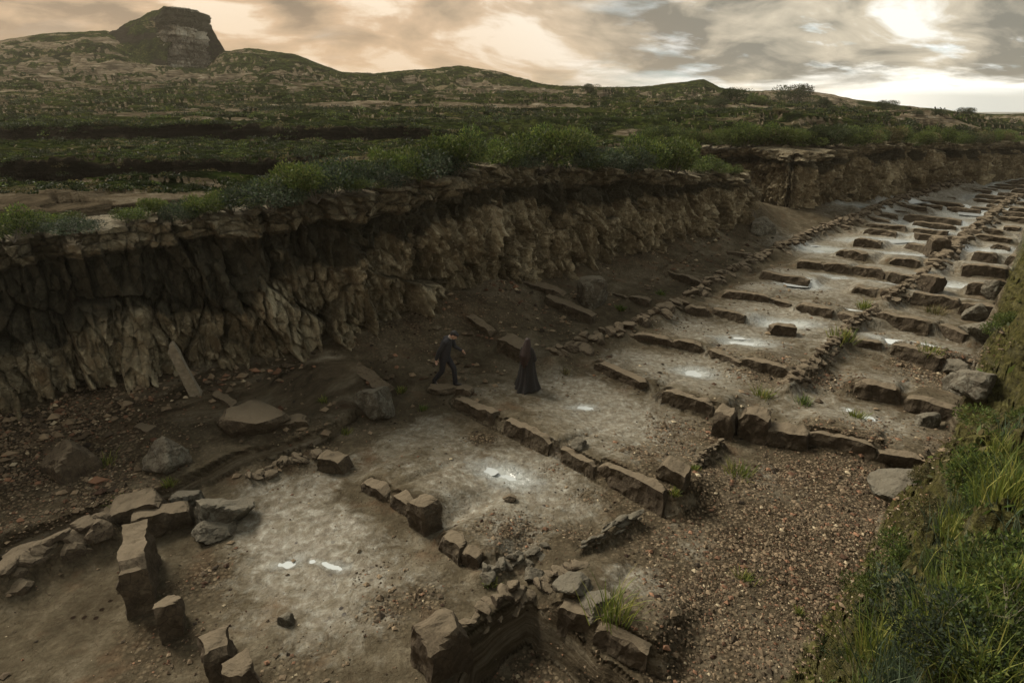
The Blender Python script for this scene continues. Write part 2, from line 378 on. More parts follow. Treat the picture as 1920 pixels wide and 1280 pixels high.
def polydist(x, y, pts):
    """distance to polyline and index+param of the nearest place"""
    best = np.full(x.shape, 1e9); par = np.zeros(x.shape)
    for i in range(len(pts) - 1):
        x0, y0 = pts[i][:2]; x1, y1 = pts[i + 1][:2]; ex, ey = x1 - x0, y1 - y0; L2 = ex * ex + ey * ey
        t = np.clip(((x - x0) * ex + (y - y0) * ey) / L2, 0, 1)
        d = np.hypot(x - x0 - t * ex, y - y0 - t * ey)
        m = d < best; best = np.where(m, d, best); par = np.where(m, i + t, par)
    return best, par
def inside(x, y, poly):
    c = np.zeros(x.shape, bool); n = len(poly)
    for i in range(n):
        x0, y0 = poly[i][:2]; x1, y1 = poly[(i + 1) % n][:2]
        if y0 == y1: continue
        m = ((y0 > y) != (y1 > y)) & (x < (x1 - x0) * (y - y0) / (y1 - y0) + x0)
        c ^= m
    return c
PITPOLY = [p[:2] for p in EDGE] + [(400, -400), (-34, -400)]
BANKPOLY = list(BANK) + [(600, 200), (600, -100), (-8, -100)]

# foundation walls: foot line in photograph pixels, height, thickness, backfill (earth level behind / height), label
WALLS = [
 ([(848,764),(930,806)],.42,.32,.9,'long low wall end starting beside the rock the walking man stands on'),
 ([(936,808),(1030,856)],.50,.34,.9,'low stone wall with a pinkish flat top, middle stretch below the two people'),
 ([(1050,866),(1112,902)],.50,.40,.9,'short wall stub between two gaps in the long footing below the robed person'),
 ([(1116,898),(1243,968)],.62,.40,.9,'tapering end of the long footing, pointing at the cylinder like ridge of the broken wall'),
 ([(680,922),(728,944)],.36,.55,.85,'flat topped corner block at the head of the broken block row'),
 ([(730,950),(778,984)],.42,.45,.85,'wide broken wall piece, second in the row of blocks beside the large puddle'),
 ([(826,1030),(862,1056)],.42,.42,.8,'crumbled wall piece just past the upright cube in the block row'),
 ([(866,1060),(898,1074)],.42,.32,.8,'small dark stub closing the broken block row'),
 ([(1112,692),(1208,738)],.40,.40,.7,'low wall ending in a rounded knob right of the robed person'),
 ([(1238,757),(1342,790)],.55,.40,.9,'thick wall with a stepped top left of the pair of square blocks'),
 ([(1186,642),(1258,654),(1320,666)],.42,.40,.8,'long dark wall between two puddle cells, its unbroken left half'),
 ([(1324,672),(1385,692)],.36,.40,.8,'notched middle piece of the wall between two puddle cells'),
 ([(1388,690),(1482,716)],.46,.45,.8,'right piece of the wall between two puddle cells, meeting the diagonal rubble wall'),
 ([(1284,590),(1328,595)],.40,.45,.7,'short wall beside the peak of the rubble ridge, left bay'),
 ([(1332,592),(1394,608)],.42,.45,.7,'wall tapering right above the smaller bright puddle'),
 ([(1352,558),(1440,572)],.46,.5,.7,'straight wall behind the cell with the smaller bright puddle'),
 ([(1442,570),(1482,580)],.32,.5,.7,'eroded stub right of the straight wall'),
 ([(1240,524),(1318,542)],.48,.5,.7,'dark wall near the foot of the pale cliff, facing the rubble ridge'),
 ([(1124,560),(1218,578)],.42,.5,.7,'low ledge wall at the foot of the cliff'),
 ([(1036,592),(1112,606)],.38,.5,.7,'ledge wall half buried in scree under the cliff'),
 ([(1336,484),(1410,490)],.5,.6,.6,'dark wall at the foot of the spur corner'),
 ([(1422,524),(1514,540)],.5,.6,.7,'dark wall in the left bay, three rows beyond the small loose cube'),
 ([(1490,586),(1558,602)],.52,.5,.8,'thick square ended wall beyond the small loose cube'),
 ([(1562,600),(1608,618)],.46,.5,.8,'wall abutting the diagonal rubble wall beyond the small loose cube'),
 ([(1640,606),(1740,632)],.62,.5,.85,'wall with a pale bright top edge right of the rubble wall'),
 ([(1746,626),(1800,646)],.5,.55,.8,'rough wall continuing right of the bright edged wall'),
 ([(1604,656),(1652,664)],.46,.5,.8,'short dark wall hooked onto the rubble wall'),
 ([(1664,668),(1754,698)],.60,.55,.85,'heavy square wall above the ochre gravel cell near the right bank'),
 ([(1600,748),(1678,764)],.62,.5,.7,'hump backed broken wall in the right bays'),
 ([(1690,768),(1786,800)],.62,.6,.7,'block ended wall right of the hump backed wall'),
 ([(1508,836),(1638,872)],.60,.42,.9,'long smooth wall with pale lip at the edge of the pebble field'),
 ([(1642,872),(1738,890)],.42,.42,.9,'low end of the long pale lipped wall by the right bank'),
 ([(1682,846),(1750,868)],.30,.35,.8,'low mossy footing just behind the end of the pale lipped wall'),
 ([(1492,504),(1588,516)],.55,.6,.8,'straight wall with sunlit lip, left half, right of the spur corner'),
 ([(1594,514),(1716,540)],.55,.6,.8,'straight wall with sunlit lip, right half'),
 ([(1596,552),(1640,560)],.5,.6,.8,'knobbly wall piece left of the double dark stones'),
 ([(1646,560),(1800,588)],.6,.6,.8,'long sagging wall across the right bays'),
 ([(1566,482),(1620,492)],.6,.7,.7,'short square wall left of the reddish earth mound'),
 ([(1664,498),(1722,504)],.55,.7,.7,'lumpy wall in front of the reddish earth mound'),
 ([(1800,518),(1890,528)],.75,.7,.8,'big striped wall by the right edge'),
 ([(1808,552),(1882,566)],.7,.7,.8,'dark overhanging wall by the right edge'),
 ([(1796,590),(1884,606)],.7,.7,.8,'shadowed wall under the dark overhanging wall'),
 ([(1818,494),(1866,500)],.8,.8,.6,'dark hump shaped wall near the right bank'),
 ([(1882,500),(1914,506)],.7,.8,.6,'small wall touching the right bank in the far bays'),
 ([(1600,462),(1652,468)],.6,.7,.6,'dark wall left of the pale mud flat'),
 ([(1690,464),(1736,478)],.5,.7,.6,'low wall on the pale mud flat'),
 ([(1044,1176),(1106,1198)],.55,.35,.85,'front broken block beside the dark hole, left one of two'),
 ([(1110,1216),(1206,1268)],.60,.42,.85,'front broken wall beside the dark hole, longer right one'),
 ([(1048,1098),(1100,1090)],.30,.30,.6,'low shattered ledge at the meeting of two broken walls'),
]
ordn = ['first', 'second', 'third', 'fourth', 'fifth', 'sixth', 'seventh', 'eighth', 'ninth', 'tenth', 'eleventh', 'twelfth', 'thirteenth', 'fourteenth', 'fifteenth', 'sixteenth', 'seventeenth', 'eighteenth', 'nineteenth', 'twentieth']
NEARN = len(WALLS)
LD, CD = (math.cos(R(45)), math.sin(R(45))), (math.cos(R(-46)), math.sin(R(-46)))
FARW = []
def far_rows():
    ox, oy = G(1640, 440); r = random.Random(44)
    for i in range(19):
        bx, by = ox + LD[0] * 2.45 * i, oy + LD[1] * 2.45 * i
        cs = np.arange(-14, 16, .25); px, py = bx + CD[0] * cs, by + CD[1] * cs
        dcl, _ = polydist(px, py, EDGE); ok = inside(px, py, PITPOLY) & (dcl > 1.3)
        dbl, _ = polydist(px, py, BANK); ok &= ~inside(px, py, BANKPOLY) & (dbl > .4)
        if not ok.any(): continue
        c0, c1 = cs[ok].min(), cs[ok].max(); c = c0 + r.uniform(0, .5); j = 0
        while c < c1 - .8:
            l = r.uniform(1.8, 3.6); e = min(c + l, c1)
            if r.random() < .88:
                w0 = r.uniform(-.25, .25)
                FARW.append(([(bx + CD[0] * c + LD[0] * w0, by + CD[1] * c + LD[1] * w0), (bx + CD[0] * e + LD[0] * w0, by + CD[1] * e + LD[1] * w0)],
                             'tiny dark footing, %s row beyond the mud flat, %s from the left' % (ordn[i], ordn[j]), r.choice([.34, .42, .5, .6]))); j += 1
            c = e + r.choice([.15, .25, .9, 1.3])
far_rows()
for q_, lb_, h_ in FARW: WALLS.append((q_, h_, .62, .7, lb_))
WXY = [[G(*p) for p in wl[0]] if i < NEARN else list(wl[0]) for i, wl in enumerate(WALLS)]

# rubble ridges (long walls): pixel polyline, height, width
RIDGE = [([(1035,690),(1100,655),(1180,632),(1275,580)], .55, .75, 'rough rubble ridge running from the robed person toward the far cells'),
         ([(1475,742),(1520,700),(1560,664),(1600,622),(1640,596)], .60, .50, 'diagonal rubble wall between the puddle cells and the right bays'),
         ([(1655,580),(1700,552),(1742,520)], .6, .6, 'diagonal rubble wall continuing through the far bays'),
         ([(1290,570),(1350,528),(1440,484)], .5, .7, 'low rubble ridge parallel to the cliff in the far cells'),
         ([(1746,516),(1800,462),(1850,420),(1900,378)], .62, .8, 'lengthwise rubble spine receding to the upper right edge'),
         ([(1452,478),(1540,440),(1640,405),(1760,366),(1860,338)], .55, .8, 'lengthwise rubble spine near the foot of the far cliff'),
         ([(14,1112),(100,1062),(205,1020)], .70, .6, 'dark earthen wall with a hollow under it, lower left corner'),
         ([(868,1205),(920,1160),(978,1118)], .40, .34, 'jagged slab ledge over the black hollow at the bottom centre'),
         ([(905,1084),(960,1060),(1022,1040)], .24, .30, 'splintered rock ledge between the block row and the pale ridge'),
         ([(1084,1052),(1140,1010),(1186,984)], .36, .30, 'pale rounded ridge like a fallen column by the tapering wall'),
         ([(1005,1110),(1050,1085),(1090,1090)], .26, .40, 'heap of broken dark rock above the two front blocks'),
         ([(1296,888),(1352,842)], .34, .25, 'thin jagged sill between the leaning cube and the square blocks'),
         ([(470,912),(540,880),(590,868)], .28, .4, 'low crumbling earth sill above the lower mud flat')]
RXY = [[G(*p) for p in r[0]] for r in RIDGE]

PUD = [(1300,700,.42,.30,.0),(1392,640,.75,.32,-.2),(948,890,.55,.26,-.5),(912,884,.14,.1,0),(540,1053,.24,.10,.35),(622,1060,.26,.09,-.3),(585,1050,.08,.05,.2),(1092,764,.30,.14,.1),
       (1626,786,.22,.16,.2),(1472,606,.9,.35,-.1),(1590,770,.14,.1,0),(1700,652,.9,.35,-.4),(1500,536,.8,.35,-.2),(1544,468,1.2,.5,-.1),(1660,452,1.8,.6,-.1),(1782,532,.9,.35,-.6),
       (1770,424,2.2,.9,.4),(1838,398,3.0,1.2,.6),(1880,372,3.2,1.3,.6),(1908,352,3.5,1.6,.6),(1620,403,1.8,.5,.1),(1700,391,2.0,.6,.2),(1592,586,.5,.2,-.3),(1712,416,1.8,.5,.2),(1650,533,.6,.25,-.3),(1520,462,.6,.2,0),(1385,630,.3,.12,-.2),(1560,520,.7,.25,-.2),(1690,478,1.3,.4,-.1),(1830,470,1.6,.4,-.1),(1745,440,1.5,.4,.2)]
PALE = [(960,900,1.4,1),(860,880,.9,.7),(1040,930,1.2,.55),(940,960,1.1,.6),(560,1040,1.0,1),(640,1080,.9,.9),(620,1140,.9,.7),(660,1180,.7,.6),(480,1150,.8,.4),(1300,700,1.6,.9),(1180,690,1.2,.6),(1380,735,1.0,.5),
        (1390,635,1.6,.95),(1300,615,1.3,.8),(1150,790,1.7,.9),(1080,765,1.2,.8),(1220,830,1.1,.5),(1470,600,2.0,1),(1420,575,1.6,.6),(1540,535,2.2,.8),(1500,525,1.6,.8),(1620,795,1.3,.8),(1540,785,.9,.8),(1700,645,2,.8),(1650,600,1.2,.4),
        (1540,465,3,.8),(1700,455,4,.9),(1800,470,5,.8),(1880,480,4,.7),(1790,425,5,.9),(1860,390,7,1),(1900,350,9,1),(1620,400,6,.7),(1700,385,6,.7),(1700,700,1.4,.4),(1560,690,1.1,.4),(1760,560,2,.5),(1190,1110,.5,.9),(1300,1020,.7,.4),(1440,900,1,.4),(1600,640,1,.4),(1780,530,2,.8)]
GRAV = [(1450,1000,2.2,1),(1560,940,1.6,1),(1350,1150,1.2,1),(1600,900,1.4,.9),(1500,1100,1.4,1),(1420,1230,.8,.8),(1250,1020,.7,.6),(60,900,2.2,1),(200,960,1.0,.7),(0,1000,1.6,.7),(160,860,1.6,.7),(1290,830,1.0,.7),(1240,800,.6,.6),(1190,870,.5,.7),(980,1010,.7,.7),
        (1070,1000,.4,.5),(900,1010,.5,.6),(700,1070,.6,.3),(720,1150,.4,.8),(800,1120,.35,.8),(330,1200,.6,.6),(300,1240,.4,.6),(380,1080,.5,.6),(1420,700,1,.7),(1540,720,1,.6),(1260,1260,.8,.6),(1020,1230,.7,.9),(560,1250,.5,.6),(900,820,.4,.7),(1100,930,.4,.5),(1040,880,.3,.5),(1780,700,1.5,.8),(1700,850,1.5,.5),(180,760,.7,.8),(550,850,1,.4)]
def blobs(x, y, L):
    s = np.zeros(x.shape)
    for u, v, r, a in L:
        cx, cy = G(u, v); q = ((x - cx) ** 2 + (y - cy) ** 2) / (r * r)
        s = np.maximum(s, a * np.exp(-q * .7))
    return s

SKY_U = [-700, 0, 110, 200, 235, 300, 330, 385, 400, 418, 470, 560, 640, 700, 740, 800, 860, 950, 1010, 1050, 1120, 1230, 1320, 1350, 1430, 1500, 1600, 1690, 1760, 1830, 2600]
SKY_V = [92, 80, 68, 66, 82, 118, 130, 134, 118, 101, 93, 107, 138, 142, 138, 132, 127, 140, 158, 165, 167, 165, 153, 166, 174, 170, 187, 198, 207, 214, 220]
SK_A = np.array([AZ(u, v) for u, v in zip(SKY_U, SKY_V)]); SK_E = np.array([EL(v) for v in SKY_V])

def plateau(x, y, edge_top, dback):
    yy = np.maximum(y, 1.0); a = x / yy
    wx = x + 2.2 * fbm(x * .12, y * .12, seed=71); wy = y + 2.6 * fbm(x * .10, y * .10, o=4, seed=72) + .8 * fbm(x * .5, y * .5, o=4, seed=78)
    Eb = np.interp(a, [-2, -.5, .1, .38, .62, .8, 1.2], [EL(163), EL(163), EL(172), EL(186), EL(214), EL(222), EL(229)])
    # far rise
    t = sst(wy, 42, 150)
    Es = EL(236) * (1 - t) + Eb * t
    far = CAMH + yy * Es
    # middle terrace between the two ledges
    mid = CAMH + yy * (EL(298) + (EL(255) - EL(298)) * np.clip((wy - 26.5) / 18, 0, 1))
    mid = np.minimum(mid, 6.1)
    slab = edge_top
    lf = (1 - sst(a, -.38, -.05)) * (.25 + .75 * sst(fbm(x * .13, y * .05, o=4, seed=83), -.30, .0))          # first ditch only to the left
    z = slab + .35 * sst(dback, 0, 6)
    m1 = sst(wy, 26.2, 26.9)
    ditch = sst(wy, 19.6, 20.6) * (1 - m1) * lf
    z = z * (1 - m1) + np.maximum(mid, z * .0 + slab * 0 + mid) * m1
    z = z - ditch * 1.9
    lf2 = (1 - sst(a, .02, .2)) * (.15 + .85 * sst(fbm(x * .10, y * .04, o=4, seed=84), -.25, .08))
    m2 = sst(wy, 44.3, 45.4)
    d2 = sst(wy, 41.5, 43.5) * (1 - m2) * lf2
    rt = sst(a, .05, .3)
    z = z * (1 - m2) + (far * (1 - rt) + np.maximum(far, edge_top * .6 + far * .4) * rt) * m2 - d2 * 1.8
    # near the rock face keep its top height
    k = np.maximum(sst(dback, 5, 14), 1 - sst(a, -.40, -.30))
    z = np.where(y > 19, edge_top * (1 - k) + z * k, z)
    # hummocks and small lateral ledges growing with distance
    amp = np.clip((y - 10) / 120, .12, 1.3)
    z = z + amp * (.9 * fbm(x * .10, y * .16, o=5, seed=73) + .9 * fbm(x * .035, y * .07, o=4, seed=74)) * sst(dback, .5, 6)
    q = fbm(x * .05, y * .13, o=4, seed=76) * 3
    z = z + np.clip(amp, 0, .9) * 1.5 * (sst(q - np.floor(q), .42, .52)) * sst(y, 50, 70)
    z = z + (.10 * fbm(x * 1.1, y * 1.1, o=4, seed=75) + .16 * facet(x * .55, y * .9, 45, 1.2)[0] * (y < 60)) * sst(dback, .2, 1)
    # skyline hills
    Es2 = np.interp(a, SK_A, SK_E)
    crest = CAMH + 225 * Es2
    prof = sst(y, 150, 218)
    rg = 1 - 2 * np.abs(fbm(x * .045, y * .045, o=5, seed=81, gain=.55))
    z = z + 3.6 * (rg - .6) * sst(y, 110, 160) * (1 - sst(y, 195, 222))
    z = z - 2.2 * sst(y, 100, 135) * sst(a, -.35, -.1)
    z = z * (1 - prof) + (crest + 1.1 * fbm(x * .07, y * .07, o=6, seed=77, gain=.6)) * prof
    z = z * (1 - sst(y, 235, 420)) + (-3) * sst(y, 235, 420)
    return z

def near_idx(x, y, pts, m):
    xs = [p[0] for p in pts]; ys = [p[1] for p in pts]
    return np.nonzero((x > min(xs) - m) & (x < max(xs) + m) & (y > min(ys) - m) & (y < max(ys) + m))[0]
def backfill(x, y):
    z = np.zeros(x.shape)
    for k, (wl, pts) in enumerate(zip(WALLS, WXY)):
        ii = near_idx(x, y, pts, 4.5)
        if not len(ii): continue
        X_, Y_ = x[ii], y[ii]
        h, th, bf = wl[1:4]
        x0, y0 = pts[0]; x1, y1 = pts[-1]; ex, ey = x1 - x0, y1 - y0; L = math.hypot(ex, ey); ex /= L; ey /= L
        nx, ny = -ey, ex
        if ny < 0: nx, ny = -nx, -ny
        s = (X_ - x0) * ex + (Y_ - y0) * ey; q = (X_ - x0) * nx + (Y_ - y0) * ny
        W = 2.2 if y0 < 25 else (3.5 if k < NEARN else 1.6)
        e = sst(s, -.5, .1) * (1 - sst(s, L - .1, L + .5))
        z[ii] = np.maximum(z[ii], h * .80 * min(.97, bf + .1) * e * sst(q, -th * .05, th * .62) * (1 - sst(q, th, th + W)))
    return z
def ridges(x, y):
    z = np.zeros(x.shape)
    for rd, pts in zip(RIDGE, RXY):
        d, _ = polydist(x, y, pts); z = np.maximum(z, rd[1] * .62 * np.exp(-(d / (rd[2] * .62)) ** 2))
    L = [G(*p) for p in [(-160, 1110), (0, 1050), (200, 985), (330, 945), (450, 880), (600, 838), (690, 790), (830, 745)]]
    d, par = polydist(x, y, L); ins_ = inside(x, y, L + [(-6, 40), (-40, 40), (-40, 0)])
    d = np.where(ins_, d, -d) + .12 * fbm(x * 1.3, y * 1.3, o=4, seed=33)
    return z + .32 * sst(d, -.05, .28) * (1 - sst(y, 13.2, 15.6))
def pudd(x, y, k=1.0):
    m = np.zeros(x.shape)
    kk = k
    for u, v, a, b, ang in PUD:
        cx, cy = G(u, v); c, s = math.cos(ang), math.sin(ang); k = kk if a < .6 else 1 + (kk - 1) * .75
        dx_, dy_ = x - cx, y - cy; p = (dx_ * c + dy_ * s) / (a * k); q = (-dx_ * s + dy_ * c) / (b * 1.15 * k)
        m = np.maximum(m, np.exp(-(p * p + q * q) * .9) * min(1, .35 + b * 1.6))
    return m

HOLES = [G(960, 1240) + (1.0, 1.1), G(1130, 1290) + (.8, .6), G(180, 1140) + (.0, .0)]
def terrain(x, y, full=False):
    x = np.asarray(x, float); y = np.asarray(y, float)
    d, par = polydist(x, y, EDGE)
    ins = inside(x, y, PITPOLY)
    dc = np.where(ins, d, -d)
    et = np.interp(par, np.arange(len(EDGE)), [p[2] for p in EDGE])
    dbk, _ = polydist(x, y, BANK); ib = inside(x, y, BANKPOLY); db = np.where(ib, dbk, -dbk)
    # pit floor
    fl = .07 * fbm(x * .5, y * .5, o=5, seed=3) + .035 * fbm(x * 2.6, y * 2.6, o=4, seed=4, gain=.6)
    tal = (1 - np.clip(dc / (4.2 + 1.2 * fbm(x * .25, y * .25, o=3, seed=6)), 0, 1))
    fl = fl + (1.0 + .6 * fbm(x * .35, y * .35, o=3, seed=5)) * tal ** 1.5 * (1 - sst(y, 45, 70) * .7)
    cx, cy = G(905, 590, .8); fl = fl + .75 * np.exp(-(((x - cx) / 2.2) ** 2 + ((y - cy) / 2.4) ** 2))
    cx, cy = G(1420, 425, .5); fl = fl + 1.6 * np.exp(-(((x - cx - .5) / 2.2) ** 2 + ((y - cy - 3) / 3.0) ** 2))
    hp = [G(*p) for p in [(878, 1215), (925, 1172), (985, 1128), (1040, 1168), (1105, 1215), (1215, 1300), (1215, 1600), (820, 1600), (850, 1290)]]
    hd_, _ = polydist(x, y, hp + hp[:1]); hol = sst(np.where(inside(x, y, hp), hd_, -hd_) + .10 * fbm(x * 2.5, y * 2.5, o=4, seed=36), -.02, .22)
    bf = backfill(x, y); fl = fl + np.maximum(bf, ridges(x, y))
    fl = fl - .62 * hol
    pm = pudd(x, y)
    fl = fl - .10 * sst(pm, .05, .95) + .035 * fbm(x * 5, y * 5, o=4, seed=34, gain=.65) * sst(pm, .05, .4)
    # right bank
    bn = fbm(x * .7, y * .7, o=5, seed=8)
    db = db + .35; tb = np.clip((db + .7 * bn) / 1.9, 0, 1)
    st = tb * 3; st = (np.floor(st) + sst(st - np.floor(st), .35, .9)) / 3
    bank = 3.1 * (.45 * tb + .55 * st) + .5 * sst(db, 2, 9) + (.38 * bn + .22 * facet(x * 1.6, y * 1.6, 41, 1.2)[0] + .10 * facet(x * 4.5, y * 4.5, 43, 1.2)[0]) * sst(db, -.1, .5) * (1 - .6 * sst(db, 1.8, 3.5))
    fl = np.where(db > -.6, np.maximum(fl, bank * sst(db, -.5, .3)), fl)
    pl = plateau(x, y, et, np.maximum(-dc, 0))
    k = sst(-dc, 1.1, 1.8)
    z = fl * (1 - k) + (pl - .05) * k
    if not full: return z
    green = sst(-dc, 1.2, 1.7)
    vegb = sst(db + .9 * fbm(x * .6, y * .6, o=4, seed=9) - 1.2 * sst(y, 9, 14), 1.4, 2.5)
    moss = sst(db, -.1, .4) * (1 - vegb * .5)
    gr = blobs(x, y, GRAV); gr = np.clip(gr * (1 + .9 * fbm(x * 1.2, y * 1.2, o=4, seed=12)), 0, 1) * (1 - green)
    gr = np.maximum(gr, .5 * tal * (1 - green) * sst(fbm(x * .5, y * .5, o=3, seed=14), -.2, .4))
    Lc = [G(*p) for p in [(330, 960), (450, 890), (600, 850), (830, 745), (1050, 680), (1280, 585), (1560, 440), (1700, 385), (1850, 338), (2050, 330), (2000, 440), (1790, 660), (1700, 840), (1500, 835), (1400, 800), (1240, 930), (1080, 1030), (860, 1180), (520, 1290)]]
    dl, _ = polydist(x, y, Lc + Lc[:1]); cell = sst(np.where(inside(x, y, Lc), dl, -dl), -.1, .9)
    cell = cell * np.clip(.55 + .25 * sst(y, 20, 40) + .55 * fbm(x * .45, y * .45, o=4, seed=61), 0, 1)
    wd = np.full(x.shape, 9.0)
    for pts in WXY:
        ii = near_idx(x, y, pts, 1.2)
        if len(ii): wd[ii] = np.minimum(wd[ii], polydist(x[ii], y[ii], pts)[0])
    cell = cell * (.35 + .65 * sst(wd, .15, .9))
    pa = np.maximum(cell * (1 - gr * .6), blobs(x, y, PALE)) * (1 - green)
    pa = np.maximum(pa, pm * .9)
    if full == 2: return z, np.stack([gr, pa, np.maximum(green, vegb * .85)], 1), moss, dc, db, pudd(x, y, 1.7)
    return z, np.stack([gr, pa, np.maximum(green, vegb * .85)], 1), moss, dc, db

def build_terrain():
    nc = 960; th = np.linspace(R(-60), R(60), nc)
    r = [1.2]
    while r[-1] < 2600:
        rr = r[-1]
        k = .0075 if rr < 130 else (.006 if rr < 330 else .05)
        if rr < 14: k = .0056
        if rr < 5: k = .014
        r.append(rr * (1 + k))
    r = np.array(r); nr = len(r)
    RR, TT = np.meshgrid(r, th, indexing='ij')
    X = (RR * np.sin(TT)).ravel(); Y = (RR * np.cos(TT)).ravel()
    z, mask, moss, dc, db, wet = terrain(X, Y, 2)
    Z = z.reshape(nr, nc)
    dzr = np.gradient(Z, axis=0) / np.gradient(RR, axis=0); dzt = np.gradient(Z, axis=1) / (RR * (th[1] - th[0]))
    sl = np.hypot(dzr, dzt).ravel()
    rock = np.where((mask[:, 2] > .5) & (db < 0), sst(sl, .36 + .26 * sst(Y, 48, 60), .85 + .45 * sst(Y, 48, 60)), sst(sl, .7, 1.5) * .8)
    # bare grey rock pavement on the near left plateau, and pale outcrops on the far hills
    cx, cy = G(235, 392, 5.3)
    pav = np.exp(-(((X - cx) / 5.6) ** 2 + ((Y - cy) / 2.4) ** 2) ** 2) * 1.3
    out = sst(fbm(X * .05, Y * .12, o=5, seed=91, gain=.62), .19, .33) * sst(Y, 30, 70) * .8
    out = np.maximum(out, sst(fbm(X * .06, z * .22, o=5, seed=92, gain=.62) + .10 * np.exp(-((X / Y + .74) / .12) ** 2) + .15 * sst(sl, .15, .4), .36, .50) * sst(Y, 140, 170) * .9)
    rock = np.clip(np.maximum(rock, np.maximum(pav, out * (dc < 0))), 0, 1)
    dk = ((dc < -1.2) & (rock > .05)) * (sst(Y, 20, 22) * (1 - sst(Y, 29, 31)) + sst(Y, 40, 42) * (1 - sst(Y, 49, 51))) * sst(sl, .3, .7)  # painted shade for the steep walls of the two plateau ditches
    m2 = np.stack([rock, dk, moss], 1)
    V = np.stack([X, Y, z], 1)
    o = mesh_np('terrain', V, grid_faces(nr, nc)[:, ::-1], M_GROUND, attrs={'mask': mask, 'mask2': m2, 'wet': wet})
    tag(o, kind='structure'); return o
build_terrain()
def hz(x, y): return float(terrain(np.array([x]), np.array([y]))[0])
def at(u, v):
    """point of the pit floor seen at a photograph pixel"""
    z = 0.0
    for _ in range(5):
        x, y = G(u, v, z); z = hz(x, y) * .7 + z * .3
    return x, y, hz(x, y)

# ------------------------------------------------------------------ sea
sea_m = plain('sea_water', (.10, .13, .14), .35)
o = mesh_np('sea', [(-200, 900, -2.9), (2500, 900, -2.9), (2500, 2500, -2.9), (-200, 2500, -2.9)], [[0, 1, 2, 3]], sea_m); tag(o, kind='structure')

